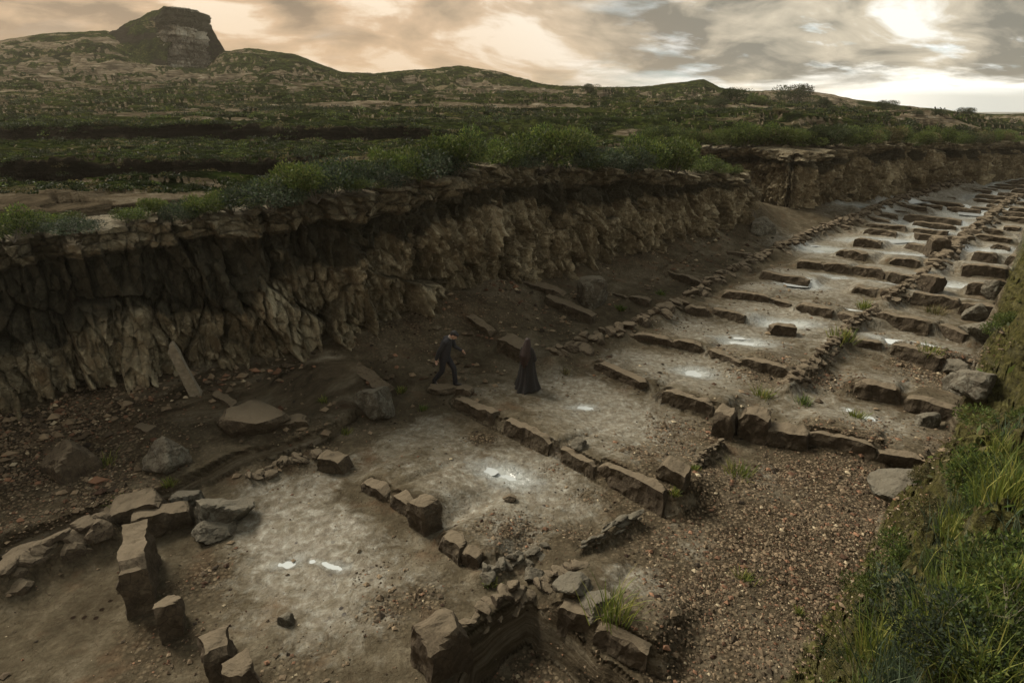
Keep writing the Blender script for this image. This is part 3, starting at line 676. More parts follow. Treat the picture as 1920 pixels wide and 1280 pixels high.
# ------------------------------------------------------------------ rock faces
def rock_face(name, pts, px_scale, nt, boundary, seed, block=1.0, ledge=.22, flute=.25):
    """pts: (x, y, top). boundary: fraction of the height that is pale, per vertex"""
    P_ = np.array([p[:3] for p in pts], float)
    seg = np.hypot(np.diff(P_[:, 0]), np.diff(P_[:, 1])); S = np.concatenate([[0], np.cumsum(seg)])
    # sample spacing proportional to distance
    s = [0.0]
    while s[-1] < S[-1]:
        x = np.interp(s[-1], S, P_[:, 0]); y = np.interp(s[-1], S, P_[:, 1]); s.append(s[-1] + max(.03, math.hypot(x, y) * px_scale))
    s = np.array(s); ns = len(s)
    bx = np.interp(s, S, P_[:, 0]); by = np.interp(s, S, P_[:, 1]); top = np.interp(s, S, P_[:, 2]); bd = np.interp(s, S, boundary)
    k = np.ones(25) / 25
    def sm(a): return np.convolve(np.pad(a, 12, mode='edge'), k, 'valid')
    bx2, by2 = sm(bx), sm(by)
    tx = np.gradient(bx2); ty = np.gradient(by2); L = np.hypot(tx, ty) + 1e-9; nx, ny = ty / L, -tx / L    # out of the rock, into the pit
    t = np.linspace(0, 1, nt)
    Tt, Sx = np.meshgrid(t, s, indexing='ij')
    B = lambda a: np.broadcast_to(a, Tt.shape)
    top = top + .42 * fbm(s * .35, s * 0 + seed, o=5, seed=seed)
    Zb = -.5; H = B(top) - Zb; Z = Zb + Tt * H
    wz = Z + .22 * fbm(Sx * .8, Z * .8, o=5, seed=seed + 1); wsx = Sx + .22 * fbm(Sx * .9, Z * .8, o=5, seed=seed + 2) + .05 * (Z - 2)
    bnd = B(bd) + .22 * fbm(Sx * .55, Z * .5, o=5, seed=seed + 4, gain=.6)
    hf = Z / B(top)
    up = sst(hf, bnd - .06, bnd + .14)
    strat = sst(hf + .05 * fbm(Sx * .8, Z * 2, o=4, seed=seed + 16), .80, .86)
    r1, e1, c1 = facet(wsx / (1.5 * block), wz / (2.6 * block), seed, 2.0)
    r2, e2, c2 = facet(wsx / (.45 * block) + c1 * 9, wz / (1.5 * block) + c1 * 5, seed + 31, 2.3)
    r3, e3, c3 = facet(wsx / (.22 * block) + c2 * 7, wz / (.40 * block) + c2 * 5, seed + 57, 2.4)
    r4, e4, c4 = facet(wsx / .75 + 3, (wz + .1 * r1) / .22, seed + 77, .9)
    m1 = sst(fbm(Sx * .35, Z * .5, o=3, seed=seed + 11), -.35, .15); m2 = sst(fbm(Sx * .7, Z * .6, o=4, seed=seed + 12), -.35, .2)
    crack1 = (1 - sst(e1, .0, .035)) * m1; crack2 = (1 - sst(e2, .0, .12)) * m2; crack3 = (1 - sst(e3, 0, .2)) * .5
    fz = (wsx * .42 + .35 * fbm(Sx * .7, Z * .5, o=5, seed=seed + 23)); ff = np.abs(fz - np.floor(fz) - .5)
    fiss = (1 - sst(ff, .008, .035)) * sst(fbm(Sx * .4, Z * .5, o=3, seed=seed + 24), -.15, .15)
    off = r1 * .70 * block + r2 * .42 * block + r3 * .24 - crack1 * .18 * block - crack2 * .09 - fiss * .40 - crack3 * .05
    off = off + .10 * fbm(Sx * 3, Z * 3, o=4, seed=seed + 5, gain=.62) + .5 * fbm(Sx * .16, Z * .1, o=3, seed=seed + 7)
    rf, ef, cf = facet(wsx / (.42 * block), Z / 5.0, seed + 21, .6)
    off = off + flute * (rf * .5 - (1 - sst(ef, 0, .2)) * .3)
    off = off - up * .18 * block + .15 * (1 - hf)
    ly = r4 * .55 + r2 * .25 + ledge * .7 + .45 * fbm(Sx * .45, Z * 1.2, o=5, seed=seed + 15)
    off = off * (1 - strat * .7) + strat * ly
    cid, cidb = c1, c2
    # round over the top into the plateau
    cap = sst(Tt, .955, 1.0)
    off = off - cap * 2.3
    Zf = Z + (strat * r4 * .10) - cap * .02 + .05 * fbm(Sx * 2, Z * 2, o=3, seed=seed + 8)
    X = B(bx2) + B(nx) * off; Y = B(by2) + B(ny) * off
    crack = np.clip(crack1 * .6 + crack2 * .25 + crack3 * .15 + fiss * .9 + (1 - sst(e4, 0, .15)) * strat * .6, 0, 1)
    stain = np.clip(up * (1 - strat * .55), 0, 1)
    V = np.stack([X, Y, Zf], -1).reshape(-1, 3)
    mk = np.stack([stain, crack, cid * .5 + cidb * .5], -1).reshape(-1, 3)
    o = mesh_np(name, V, grid_faces(nt, ns), M_CLIFF, smooth_=False, attrs={'mask': mk}); tag(o, kind='structure'); return o
rock_face('cliff', [EDGE[1]] + EDGE[2:NA] + [(15.3, 41.3, 4.0), (13.5, 43.0, 4.0), (9.5, 44.5, 3.8)], .0017, 230,
          [.3, .34, .38, .50, .62, .66, .66, .68, .72, .8, .8, .8], 100)
rock_face('cliff', [(7.5, 50.8, 4.9), (12, 50.3, 5.0), (16.5, 48.6, 5.0)] + EDGE[NA + 5:NA + 11], .0017, 120, [.7] * 9, 200, block=1.15, ledge=.3, flute=1.3)

# ------------------------------------------------------------------ rock tor on the skyline
def tor():
    na, nz_ = 420, 170
    cu, cv = 352, 128; Yt = 206
    x0 = AZ(cu, cv) * Yt
    zb = CAMH + Yt * EL(165); zt = CAMH + Yt * EL(15)
    V = []; ST = []
    th = np.linspace(0, 2 * math.pi, na, endpoint=False); tt = np.linspace(0, 1, nz_)
    TT, AA = np.meshgrid(tt, th, indexing='ij')
    c, s_ = np.cos(AA), np.sin(AA)
    # footprint: blunt to the right, long tail to the left; the tail sinks lower
    rx = np.where(c > 0, 4.6, 3.4); ry = 9.0
    n = 3.2
    rad = (np.abs(c / rx) ** n + np.abs(s_ / ry) ** n) ** (-1 / n)
    Z = zb + TT * (zt - zb)
    fb = fbm(c * 2.2 + 5, s_ * 2.2, Z * .18, o=5, seed=301)
    lay = vnoise(Z * 1.1, Z * 0 + 3, seed=305)
    lay2 = (sst((Z * .55 + fb * .4) % 1, .1, .35) - .5) * .9
    fr, fe, fc = facet(AA * 3.2 + 4, Z * .22 + fb, 333, 1.2); fr2, fe2, fc2 = facet(AA * 8, Z * .7, 335, 1.2)
    rad = rad * np.where(c > 0, .90 + .16 * TT, 1.05 - .1 * TT) + .8 * fb + lay * .9 + lay2 + fr * 1.7 + fr2 * .7 - (1 - sst(fe, 0, .08)) * .6 + 1.1 * fbm(c * 5, s_ * 5, Z * .5, o=5, seed=303, gain=.62) + .5 * (vnoise(Z * 2.6 + fb * 2, Z * 0 + 8, seed=306) - .5)
    rad = rad - np.where(TT > .93, ((TT - .93) / .07) ** 2 * rad * .999, 0)
    X = x0 + rad * c + 2.4 * TT - 1.6; Y = Yt + rad * s_
    slope = np.clip((x0 - X) / 10, -1, 1)
    Zt = np.where(TT > .7, Z - np.clip((x0 + 1.5 - X), 0, 12) * .62 * (TT - .7) / .3, Z) + .25 * fbm(X * .5, Y * .5, Z * .5, o=4, seed=307)
    strat = np.clip(.5 * sst(fbm(X * .18, Z * .45, o=5, seed=309), .0, .35) + .5 * sst(-c, .25, .7) + sst(TT + .2 * fbm(X * .2, Z * .2, o=4, seed=313), .55, .75) * .85, 0, 1)
    mk = np.stack([strat, TT * 0, .6 + .4 * vnoise(X * .3, Z * 1.3, seed=311)], -1).reshape(-1, 3)
    o = mesh_np('rock_tor', np.stack([X, Y, Zt], -1).reshape(-1, 3), grid_faces(nz_, na, True), M_TOR, smooth_=False, attrs={'mask': mk}); tag(o, kind='structure')
tor()
def tor_shoulder():
    # grassy wedge climbing from the left to the tor top
    U = [196, 214, 236, 262, 290, 318, 345, 366]; Vv = [68, 60, 50, 38, 28, 19, 14, 18]
    Yt = 214; nx_, ny_ = 150, 60
    us = np.linspace(190, 372, nx_); ev = np.array([EL(v) for v in np.interp(us, U, Vv)])
    ax = np.array([AZ(u, 60) for u in us])
    q = np.linspace(-1, 1, ny_)
    QQ, AX = np.meshgrid(q, ax, indexing='ij'); EV = np.broadcast_to(ev, QQ.shape)
    D = 30
    X = AX * Yt + 1.0 * fbm(QQ * 6, AX * 40, o=4, seed=321); Y = Yt + QQ * D
    top = CAMH + Yt * EV; base = CAMH + Yt * EL(170)
    Z = base + (top - base) * (1 - np.abs(QQ) ** 1.5) + 2.0 * fbm(X * .15, Y * .15, o=6, seed=323, gain=.6) * (np.abs(QQ) > .03)
    mask = np.zeros((QQ.size, 3)); mask[:, 2] = 1
    rk = np.clip(sst(fbm(X * .12, Z * .3, o=5, seed=325), .18, .35), 0, 1).ravel() * .7
    o = mesh_np('hill', np.stack([X, Y, Z], -1).reshape(-1, 3), grid_faces(ny_, nx_), M_GROUND, attrs={'mask': mask, 'mask2': np.stack([rk, rk * 0 + 1, rk * 0], 1)}); tag(o, kind='structure')
tor_shoulder()

# ------------------------------------------------------------------ stone blocks
def block_mesh(L, D, H, seed, rough=.06, n=(14, 7, 8), taper=.06, chip=.5):
    """irregular quarried block, origin at the middle of its base"""
    nx_, ny_, nz_ = n
    nx_ = max(4, min(nx_, int(L / .05) + 2))
    verts = {}; V = []; F = []
    def vid(i, j, k):
        key = (i, j, k)
        if key not in verts: verts[key] = len(V); V.append((i / nx_ - .5, j / ny_ - .5, k / nz_))
        return verts[key]
    for i in range(nx_):
        for j in range(ny_):
            F.append([vid(i, j, nz_), vid(i + 1, j, nz_), vid(i + 1, j + 1, nz_), vid(i, j + 1, nz_)])
            F.append([vid(i, j, 0), vid(i, j + 1, 0), vid(i + 1, j + 1, 0), vid(i + 1, j, 0)])
    for i in range(nx_):
        for k in range(nz_):
            F.append([vid(i, 0, k), vid(i + 1, 0, k), vid(i + 1, 0, k + 1), vid(i, 0, k + 1)])
            F.append([vid(i, ny_, k), vid(i, ny_, k + 1), vid(i + 1, ny_, k + 1), vid(i + 1, ny_, k)])
    for j in range(ny_):
        for k in range(nz_):
            F.append([vid(0, j, k), vid(0, j, k + 1), vid(0, j + 1, k + 1), vid(0, j + 1, k)])
            F.append([vid(nx_, j, k), vid(nx_, j + 1, k), vid(nx_, j + 1, k + 1), vid(nx_, j, k + 1)])
    V = np.array(V)
    rs = np.random.RandomState(seed)
    sh = rs.uniform(-1, 1, 8)
    X = V[:, 0] * L * (1 - taper * V[:, 2]) + sh[0] * .05 * V[:, 2]; Y = V[:, 1] * D * (1 - taper * V[:, 2]) + sh[1] * .04 * V[:, 2]; Z = V[:, 2] * H
    # top silhouette: sag at the ends, notches
    tn = fbm(X * 1.6 + seed * 3.1, Y * .8, o=4, seed=seed)
    endf = sst(np.abs(V[:, 0]) * 2, .72, 1.0) * (.5 + .5 * sh[2] * np.sign(V[:, 0]))
    Z = Z * (1 - chip * .32 * endf) + V[:, 2] * H * .22 * chip * tn
    X += rough * fbm(X * 5 + seed, Y * 5, Z * 5, o=3, seed=seed + 1) * 1.2; Y += rough * fbm(X * 5, Y * 5 + seed, Z * 5, o=3, seed=seed + 2) * 1.6; Z += rough * .6 * fbm(X * 6, Y * 6, Z * 6 + seed, o=3, seed=seed + 3) * V[:, 2]
    # flat broken facets
    for q in range(3):
        nrm = rs.normal(size=3); nrm[2] = abs(nrm[2]); nrm /= np.linalg.norm(nrm)
        Pn = X * nrm[0] + Y * nrm[1] + (Z - H * .5) * nrm[2]; lim = np.max(Pn) * rs.uniform(.80, .93)
        ov = np.maximum(Pn - lim, 0); X -= ov * nrm[0]; Y -= ov * nrm[1]; Z -= ov * nrm[2]
    return np.stack([X, Y, Z], 1), np.array(F)
def add_block(name, loc, rz, L, D, H, seed, matl=M_BLOCK, parent=None, tilt=(0, 0), **kw):
    V, F = block_mesh(L, D, H, seed, **kw)
    o = mesh_np(name, V, F, matl, parent=parent, smooth_=False)
    o.location = loc; o.rotation_euler = (tilt[0], tilt[1], rz); return o
def shade_auto(o): return o

def build_wall(k, wl, pts):
    h, th, bf, label = wl[1:]
    far = k >= NEARN
    segs = []
    x0, y0 = pts[0]; cz = hz(*pts[0])
    e = empty('stone_wall', (x0, y0, 0)); tag(e, label, 'stone wall', 'stone footings of the rooms in the pit' if not far else 'tiny footings in the far field')
    r = random.Random(k * 13 + 5)
    for (ax, ay), (bx, by) in zip(pts[:-1], pts[1:]):
        L = math.hypot(bx - ax, by - ay); ang = math.atan2(by - ay, bx - ax)
        nx_, ny_ = -math.sin(ang), math.cos(ang)
        if ny_ < 0: nx_, ny_ = -nx_, -ny_
        n = 1 if (far or L < 1.4) else max(1, int(round(L / r.uniform(1.3, 2.0))))
        cuts = [0] + sorted((i + r.uniform(-.25, .25)) / n for i in range(1, n)) + [1]
        for a, b in zip(cuts[:-1], cuts[1:]):
            l = (b - a) * L; s = (a + b) / 2 * L
            hh = h * .82 * r.uniform(.88, 1.06); d = th * .72 * r.uniform(.85, 1.1); nudge = r.uniform(-.03, .04)
            cx = ax + math.cos(ang) * s + nx_ * (d / 2 + nudge); cy = ay + math.sin(ang) * s + ny_ * (d / 2 + nudge)
            add_block('wall_block', (cx - x0, cy - y0, -.12), ang + r.uniform(-.05, .05), l + .02, d, hh + .12, k * 31 + len(segs), parent=e,
                      tilt=(r.uniform(-.05, .05), r.uniform(-.03, .03)), rough=.05 if not far else .1, n=(34, 6, 6) if not far else (10, 4, 4), chip=r.uniform(.35, 1.1), taper=.05)
            segs.append(1)
for k, (wl, pts) in enumerate(zip(WALLS, WXY)): build_wall(k, wl, pts)

# rubble ridges: jagged banks of stacked rock
def rock_np(r, seed, nsub=3, flat=1.0, nplanes=14, rough=.06):
    key = nsub
    if key not in ICO:
        import bmesh
        bm = bmesh.new(); bmesh.ops.create_icosphere(bm, subdivisions=nsub, radius=1); bm.verts.ensure_lookup_table()
        ICO[key] = (np.array([v.co[:] for v in bm.verts]), np.array([[v.index for v in f.verts] for f in bm.faces])); bm.free()
    D, F = ICO[key]
    rs = np.random.RandomState(seed)
    nn = rs.normal(size=(nplanes, 3)); nn /= np.linalg.norm(nn, axis=1)[:, None]; dd = rs.uniform(.58, 1.0, nplanes)
    dots = D @ nn.T
    rad = np.min(np.where(dots > .05, dd / np.maximum(dots, .05), 9), axis=1); rad = np.minimum(rad, 1.25)
    V = D * rad[:, None]
    V += D * (rough * fbm(V[:, 0] * 3 + seed, V[:, 1] * 3, V[:, 2] * 3, o=4, seed=seed))[:, None]
    V = V * np.array(r)[None, :] if hasattr(r, '__len__') else V * r
    V[:, 2] *= flat
    return V, F
ICO = {}
def add_rock(name, loc, r, seed, matl=M_BOULDER, rot=(0, 0, 0), parent=None, **kw):
    V, F = rock_np(r, seed, **kw)
    o = mesh_np(name, V, F, matl, parent=parent, smooth_=False); o.location = loc; o.rotation_euler = rot; return o

def build_ridge(k, rd, pts):
    _, h, wd, label = rd
    r = random.Random(900 + k)
    P_ = np.array(pts); seg = np.hypot(*np.diff(P_, axis=0).T); S = np.concatenate([[0], np.cumsum(seg)])
    L = S[-1]; step = wd * .42; n = max(3, int(L / step))
    Vs, Fs = [], []; off = 0
    x0, y0 = pts[0]
    for i in range(n):
        for lay in range(3):
            s = (i + r.uniform(0, 1)) / n * L
            x = np.interp(s, S, P_[:, 0]); y = np.interp(s, S, P_[:, 1])
            sz = wd * r.uniform(.30, .62) * (1 - .22 * lay)
            x += r.uniform(-.3, .3) * wd * (1 - lay * .25); y += r.uniform(-.2, .5) * wd * (1 - lay * .25)
            z = h * (.12 + .30 * lay) * r.uniform(.75, 1.1) + max(-.3, hz(x, y) - .5 * h)
            V, F = rock_np((sz * r.uniform(.8, 1.5), sz * r.uniform(.6, 1.0), min(sz * .75, h * .5) * r.uniform(.6, 1.0)), 1000 + k * 97 + i * 5 + lay, nsub=3, nplanes=9, rough=.09)
            if 'pale rounded' in label: V = V * np.array([1.9, .75, .8])
            an = r.uniform(0, 6.28) if 'pale rounded' not in label else math.atan2(P_[-1][1] - y0, P_[-1][0] - x0)
            c, s_ = math.cos(an), math.sin(an)
            V = np.stack([V[:, 0] * c - V[:, 1] * s_, V[:, 0] * s_ + V[:, 1] * c, V[:, 2]], 1)
            t = r.uniform(-.4, .4); V[:, 2] += V[:, 0] * t * .6
            V += np.array([x - x0, y - y0, z]); Vs.append(V); Fs.append(F + off); off += len(V)
    o = mesh_np('rubble_wall', np.concatenate(Vs), np.concatenate(Fs), M_BOULDER if 'splintered' in label or 'pale rounded' in label else M_BLOCK, smooth_=False); o.location = (x0, y0, 0)
    tag(o, label, 'rubble wall', 'collapsed rubble walls of the pit')
for k, (rd, pts) in enumerate(zip(RIDGE, RXY)): build_ridge(k, rd, pts)

# free-standing blocks: foot pixel, rz deg, L, D, H, tilt, label
FREE = [
 ('stone_block',(797,998),-44,.52,.46,.62,(0,.05),'upright cube block leaning in the middle of the broken block row','stone block'),
 ('stone_block',(1262,905),-38,.62,.42,.78,(.06,.10),'leaning cube block at the tip of the tapering wall','stone block'),
 ('stone_block',(1362,822),-30,.52,.55,.66,(0,.04),'square block, left of the pair below the thick stepped wall','stone block'),
 ('stone_block',(1418,828),-28,.70,.6,.68,(.03,-.05),'square block with a sloping top, right of the pair below the thick stepped wall','stone block'),
 ('stone_block',(1476,838),-20,1.0,.5,.40,(0,.05),'low dark block joining the square pair to the pale lipped wall','stone block'),
 ('stone_block',(1468,628),-14,.95,.45,.40,(0,0),'small loose cube alone beside the narrow far puddle','stone block'),
 ('stone_block',(822,1268),-52,.60,.70,.72,(0,.05),'large corner block over the black hollow, bottom centre','stone block'),
 ('stone_block',(262,1112),-62,1.45,.40,.98,(.0,.0),'tall slab wall with a long pale flat top, lower left','stone block'),
 ('stone_block',(318,1190),-58,.50,.34,.60,(.05,.12),'split grooved stub beyond the tall pale topped slab','stone block'),
 ('stone_block',(408,1262),-62,.62,.38,.52,(0,0),'flat topped brick like block at the bottom edge, left','stone block'),
 ('stone_block',(455,1296),-50,.45,.36,.38,(.05,0),'smaller block cut off by the bottom edge','stone block'),
 ('stone_block',(255,988),20,.95,.6,.50,(.08,-.05),'pinkish topped block lying above the tall slab','stone block'),
 ('stone_block',(208,982),10,.6,.5,.25,(.1,0),'low brown block left of the pinkish topped block','stone block'),
 ('stone_block',(305,1000),25,1.1,.45,.42,(0,.1),'dark block in the shade of the pinkish topped block','stone block'),
 ('stone_slab',(700,716),-38,1.6,.40,.20,(.35,.30),'narrow tilted slab left of the walking man','stone slab'),
 ('stone_block',(962,668),-30,1.0,.6,.50,(.1,.15),'block with a greenish lip behind the robed person','stone block'),
 ('stone_slab',(900,612),-42,1.3,.30,.18,(.2,.25),'tilted splinter slab on the scree above the walking man','stone slab'),
 ('stone_slab',(1065,590),-38,2.3,.45,.42,(.0,.18),'long dark slab sliding down the scree right of the people','stone slab'),
 ('stone_slab',(870,742),-25,.5,.3,.16,(0,.1),'short wedge of stone at the start of the long low wall','stone slab'),
 ('stone_block',(626,884),-12,.72,.42,.30,(.05,.15),'dark wedge shaped block at the corner of the lower mud flat','stone block'),
 ('stone_slab',(540,800),12,.95,.42,.16,(.1,-.1),'pale flat slab propped on the brown boulder','stone slab'),
 ('stone_slab',(268,808),-16,.55,.25,.10,(0,.05),'thin flat stone lying alone under the cliff','stone slab'),
 ('stone_slab',(420,752),-36,.95,.2,.12,(.2,.15),'thin splinter slab at the foot of the cliff right of the post','stone slab'),
 ('stone_block',(1762,478),-10,1.0,.8,.9,(0,0),'upright dark block on the pale mud flat','stone block'),
 ('stone_block',(1745,548),30,1.2,.7,.7,(.1,.2),'tilted dark block at the end of the far diagonal rubble wall','stone block'),
 ('stone_block',(1020,548),-30,2.0,.5,.25,(.1,.16),'slab lying at the cliff foot under the crevice','stone slab'),
]
for k, (nm, (u, v), rz, L, D, H, tl, label, cat) in enumerate(FREE):
    x, y, z = at(u, v)
    if k < 6: z = min(z, .12)
    y += D * .35
    o = add_block(nm, (x, y, z - .14), R(rz), L, D, H + .14, 5000 + k * 7, tilt=tl, n=(22, 8, 9), rough=.06, chip=.75)
    tag(o, label, cat, 'loose blocks and slabs in the pit')

BOULD = [
 ((702,772),(.62,.44,.52),'big grey striped boulder left of the walking man',(.1,.25,.6)),
 ((832,738),(.52,.36,.20),'flat brown rock under the feet of the walking man',(0,.1,.2)),
 ((452,806),(.85,.6,.42),'brown boulder carrying the pale flat slab',(0,.2,.3)),
 ((306,880),(.55,.45,.42),'whitish lichen spotted boulder in the middle left gravel',(.2,0,.5)),
 ((412,986),(.62,.50,.40),'rough grey boulder beside the lower mud flat',(0,.1,.9)),
 ((388,1010),(.45,.38,.24),'low grey boulder in front of the rough grey boulder',(0,.0,.4)),
 ((352,950),(.36,.30,.22),'smooth blue grey stone above the rough grey boulder',(0,0,0)),
 ((122,890),(.62,.55,.42),'reddish brown boulder sunk in the left gravel',(0,.1,.2)),
 ((1110,572),(.8,.6,.75),'angular grey boulder on the scree below the cliff',(.2,.1,.3)),
 ((958,940),(.16,.13,.09),'round reddish stone beside the large puddle',(0,0,0)),
 ((532,1172),(.15,.11,.12),'small pointed stone on the lower mud flat',(.2,0,0)),
 ((1080,1110),(.30,.26,.20),'dark mossy boulder above the two front blocks',(.2,.1,0)),
 ((1000,1088),(.22,.20,.14),'angular grey rock between the splintered ledge and the dark heap',(.1,.3,0)),
 ((1700,930),(.65,.45,.35),'smooth pale boulder at the foot of the right bank',(0,.1,.5)),
 ((1820,790),(.6,.55,.45),'mossy boulder halfway up the right bank',(0,.2,.5)),
 ((1850,640),(.8,.6,.6),'yellow mossy rock on the right bank by the far bays',(.1,.2,.5)),
 ((1790,700),(.5,.4,.28),'flat layered rock at the toe of the right bank',(.0,.1,.3)),
 ((1830,600),(.65,.45,.4),'rounded rock by the dark walls at the right edge',(.0,.1,.3)),
 ((1430,440),(1.0,.75,.6),'pale tilted rock in the gully mouth by the spur corner',(.3,.3,.3)),
 ((1400,415),(.8,.6,.5),'brown rock wedged in the gully mouth',(.1,.3,.3)),
 ((1085,840),(.22,.18,.12),'small pale stone on the mud below the robed person',(.1,.3,.3)),
 ((1120,1150),(.3,.3,.16),'pale low stone by the tall grass tuft',(.1,0,.3)),
 ((1812,742),(.70,.55,.60),'upright mossy stone in the right bank face beside the block ended wall',(.1,.3,.9)),
 ((1868,560),(.65,.5,.6),'tall yellowish stone in the right bank beside the far bays',(.1,.1,.2)),
 ((1740,800),(.35,.3,.25),'dark stone beside the block ended wall',(.1,0,.3)),
]
for k, ((u, v), r, label, rot) in enumerate(BOULD):
    x, y, z = at(u, v)
    o = add_rock('boulder', (x, y + r[1] * .4, z + r[2] * .35), r, 7000 + k * 3, rot=rot, nsub=4, nplanes=16, rough=.12, matl=M_BLOCK if 'brown' in label or 'reddish' in label else M_BOULDER); tag(o, label, 'boulder', 'boulders in the pit')

# leaning post by the rock face
x, y, z = at(366, 742)
V, F = block_mesh(.26, .22, 1.75, 66, rough=.03, n=(4, 4, 12), taper=.25, chip=.3)
o = mesh_np('stone_post', V, F, M_WOOD, smooth_=False); o.location = (x, y + .1, z - .15); o.rotation_euler = (R(8), R(-9), .3); tag(o, 'pale narrow post leaning against the foot of the cliff', 'post')

# ------------------------------------------------------------------ gravel and scree stones
def build_gravel():
    rs = np.random.RandomState(11)
    pts = []
    for u, v, r, a in GRAV:
        cx, cy = G(u, v); n = int(1500 * r * r * a / max(1, (cy / 13) ** 1.6))
        p = rs.normal(size=(n, 2)) * r * .62 + np.array([cx, cy]); pts.append(p)
    # thin scatter over the whole near floor and the scree
    for n, (x0, x1, y0, y1) in ((9000, (-13, 8, 5, 22)), (5000, (-6, 14, 18, 40))):
        pts.append(np.stack([rs.uniform(x0, x1, n), rs.uniform(y0, y1, n)], 1))
    p = np.concatenate(pts)
    cl_ = fbm(p[:, 0] * 1.3, p[:, 1] * 1.3, o=4, seed=44)
    z, mk, moss, dc, db = terrain(p[:, 0], p[:, 1], True)
    pd = pudd(p[:, 0], p[:, 1])
    keep = (dc > .1) & (db < .8) & (cl_ + mk[:, 0] * .5 > rs.uniform(-.35, .5, len(p))) & (pd < .45) & (p[:, 1] > 4)
    p = p[keep]; z = z[keep]; n = len(p)
    dist = np.hypot(p[:, 0], p[:, 1])
    sz = (.010 + .026 * rs.rand(n) ** 2.6 + .06 * rs.rand(n) ** 18) * np.clip(dist / 13, .9, 2.0)
    ns = 2600; u0 = rs.rand(ns); sx = np.interp(u0 * (NA - 2) + 1, np.arange(len(EDGE)), [e[0] for e in EDGE]); sy = np.interp(u0 * (NA - 2) + 1, np.arange(len(EDGE)), [e[1] for e in EDGE])
    off_ = .2 + 3.8 * rs.rand(ns) ** 1.7; sx = sx + off_ * .72 + rs.normal(size=ns) * .3; sy = sy - off_ * .69 + rs.normal(size=ns) * .3
    cs_ = fbm(sx * .8, sy * .8, o=3, seed=46) > -.1; sx, sy = sx[cs_], sy[cs_]; sz_, _, _, dcs, _ = terrain(sx, sy, True); g_ = dcs > .1
    p = np.concatenate([p, np.stack([sx[g_], sy[g_]], 1)]); z = np.concatenate([z, sz_[g_]]); sz = np.concatenate([sz, .03 + .14 * rs.rand(g_.sum()) ** 3.5]); n = len(p)
    base = np.array([(1, 0, 0), (-1, 0, 0), (0, 1, 0), (0, -1, 0), (0, 0, 1), (0, 0, -1)], float)
    F0 = np.array([(0, 2, 4), (2, 1, 4), (1, 3, 4), (3, 0, 4), (2, 0, 5), (1, 2, 5), (3, 1, 5), (0, 3, 5)])
    B = base[None] * (1 + .5 * (rs.rand(n, 6, 1) - .5)) + .35 * (rs.rand(n, 6, 3) - .5)
    B = B * np.stack([np.ones(n), rs.uniform(.5, 1, n), rs.uniform(.35, .7, n)], 1)[:, None, :]
    a = rs.uniform(0, 6.28, n); c, s = np.cos(a)[:, None], np.sin(a)[:, None]
    X = B[..., 0] * c - B[..., 1] * s; Y = B[..., 0] * s + B[..., 1] * c
    V = np.stack([X, Y, B[..., 2]], -1) * sz[:, None, None] + np.stack([p[:, 0], p[:, 1], z + sz * .25], 1)[:, None, :]
    F = (F0[None] + np.arange(n)[:, None, None] * 6).reshape(-1, 3)
    k = rs.rand(n, 1); tint = np.array([.05, .036, .022]) * (1 - k) + np.array([.22, .165, .105]) * k
    red = rs.rand(n, 1) < .16; tint = np.where(red, tint * np.array([1.15, .85, .8]), tint)
    yel = rs.rand(n, 1) < .035; tint = np.where(yel, np.array([.36, .30, .20]), tint)
    dk = rs.rand(n, 1) < .15; tint = np.where(dk, tint * .3, tint)
    o = mesh_np('gravel', V.reshape(-1, 3), F, M_GRAVEL, smooth_=False, attrs={'tint': np.repeat(tint, 6, 0)})
    tag(o, 'loose brown pebbles and stone chips strewn over the pit floor', 'gravel', kind='stuff')
build_gravel()

# ------------------------------------------------------------------ puddles
LBL = {0: 'bright round puddle in the cell with gravel, just above the thick stepped wall', 1: 'bright elongated puddle one cell farther than the round one', 2: 'large white puddle on the cracked mud below the walking man',
       4: 'small bright puddle on the lower mud flat, left one', 5: 'ragged bright puddle on the lower mud flat, right one', 7: 'faint puddle on the mud below the robed person', 8: 'tiny white puddle in the right bays near the hump backed wall',
       9: 'wide shallow puddle beyond the small loose cube', 11: 'thin puddle along the foot of the heavy square wall', 12: 'shallow puddle in the cell before the sunlit lip wall'}
def build_puddles():
    for k, (u, v, a, b, ang) in enumerate(PUD):
        cx, cy = G(u, v); zc = hz(cx, cy)
        n = 40; th = np.linspace(0, 2 * math.pi, n, endpoint=False)
        rr = (1.9 if a < .5 else .95) + .3 * fbm(np.cos(th) * 1.5 + k, np.sin(th) * 1.5, o=3, seed=500 + k)
        px, py = a * rr * np.cos(th), b * rr * np.sin(th); c, s = math.cos(ang), math.sin(ang)
        X = px * c - py * s; Y = px * s + py * c
        V = np.concatenate([np.stack([X, Y, X * 0], 1), [[0, 0, 0]]])
        F = np.array([[i, (i + 1) % n, n] for i in range(n)])
        sam = terrain(np.concatenate([cx + X * .2, cx + X * .42]), np.concatenate([cy + Y * .2, cy + Y * .42]))
        zz_ = float(np.percentile(np.append(sam, zc), 55)) + .004
        o = mesh_np('puddle', V, F, M_WATER); o.location = (cx, cy, zz_)
        tag(o, LBL.get(k, 'glinting sheet of water number'), 'puddle', 'puddles in the cells')
        if k not in LBL:
            cellt = 'small glint of water' if a < .5 else ('sheet of standing water' if a < 1.6 else 'long stretch of shining water')
            rank = sorted([j for j in range(len(PUD)) if j not in LBL], key=lambda j: PUD[j][1]).index(k)
            o['label'] = '%s among the footings, %s of these glints counting from the back' % (cellt, ordn[min(rank, 19)] if rank < 20 else 'last')
build_puddles()

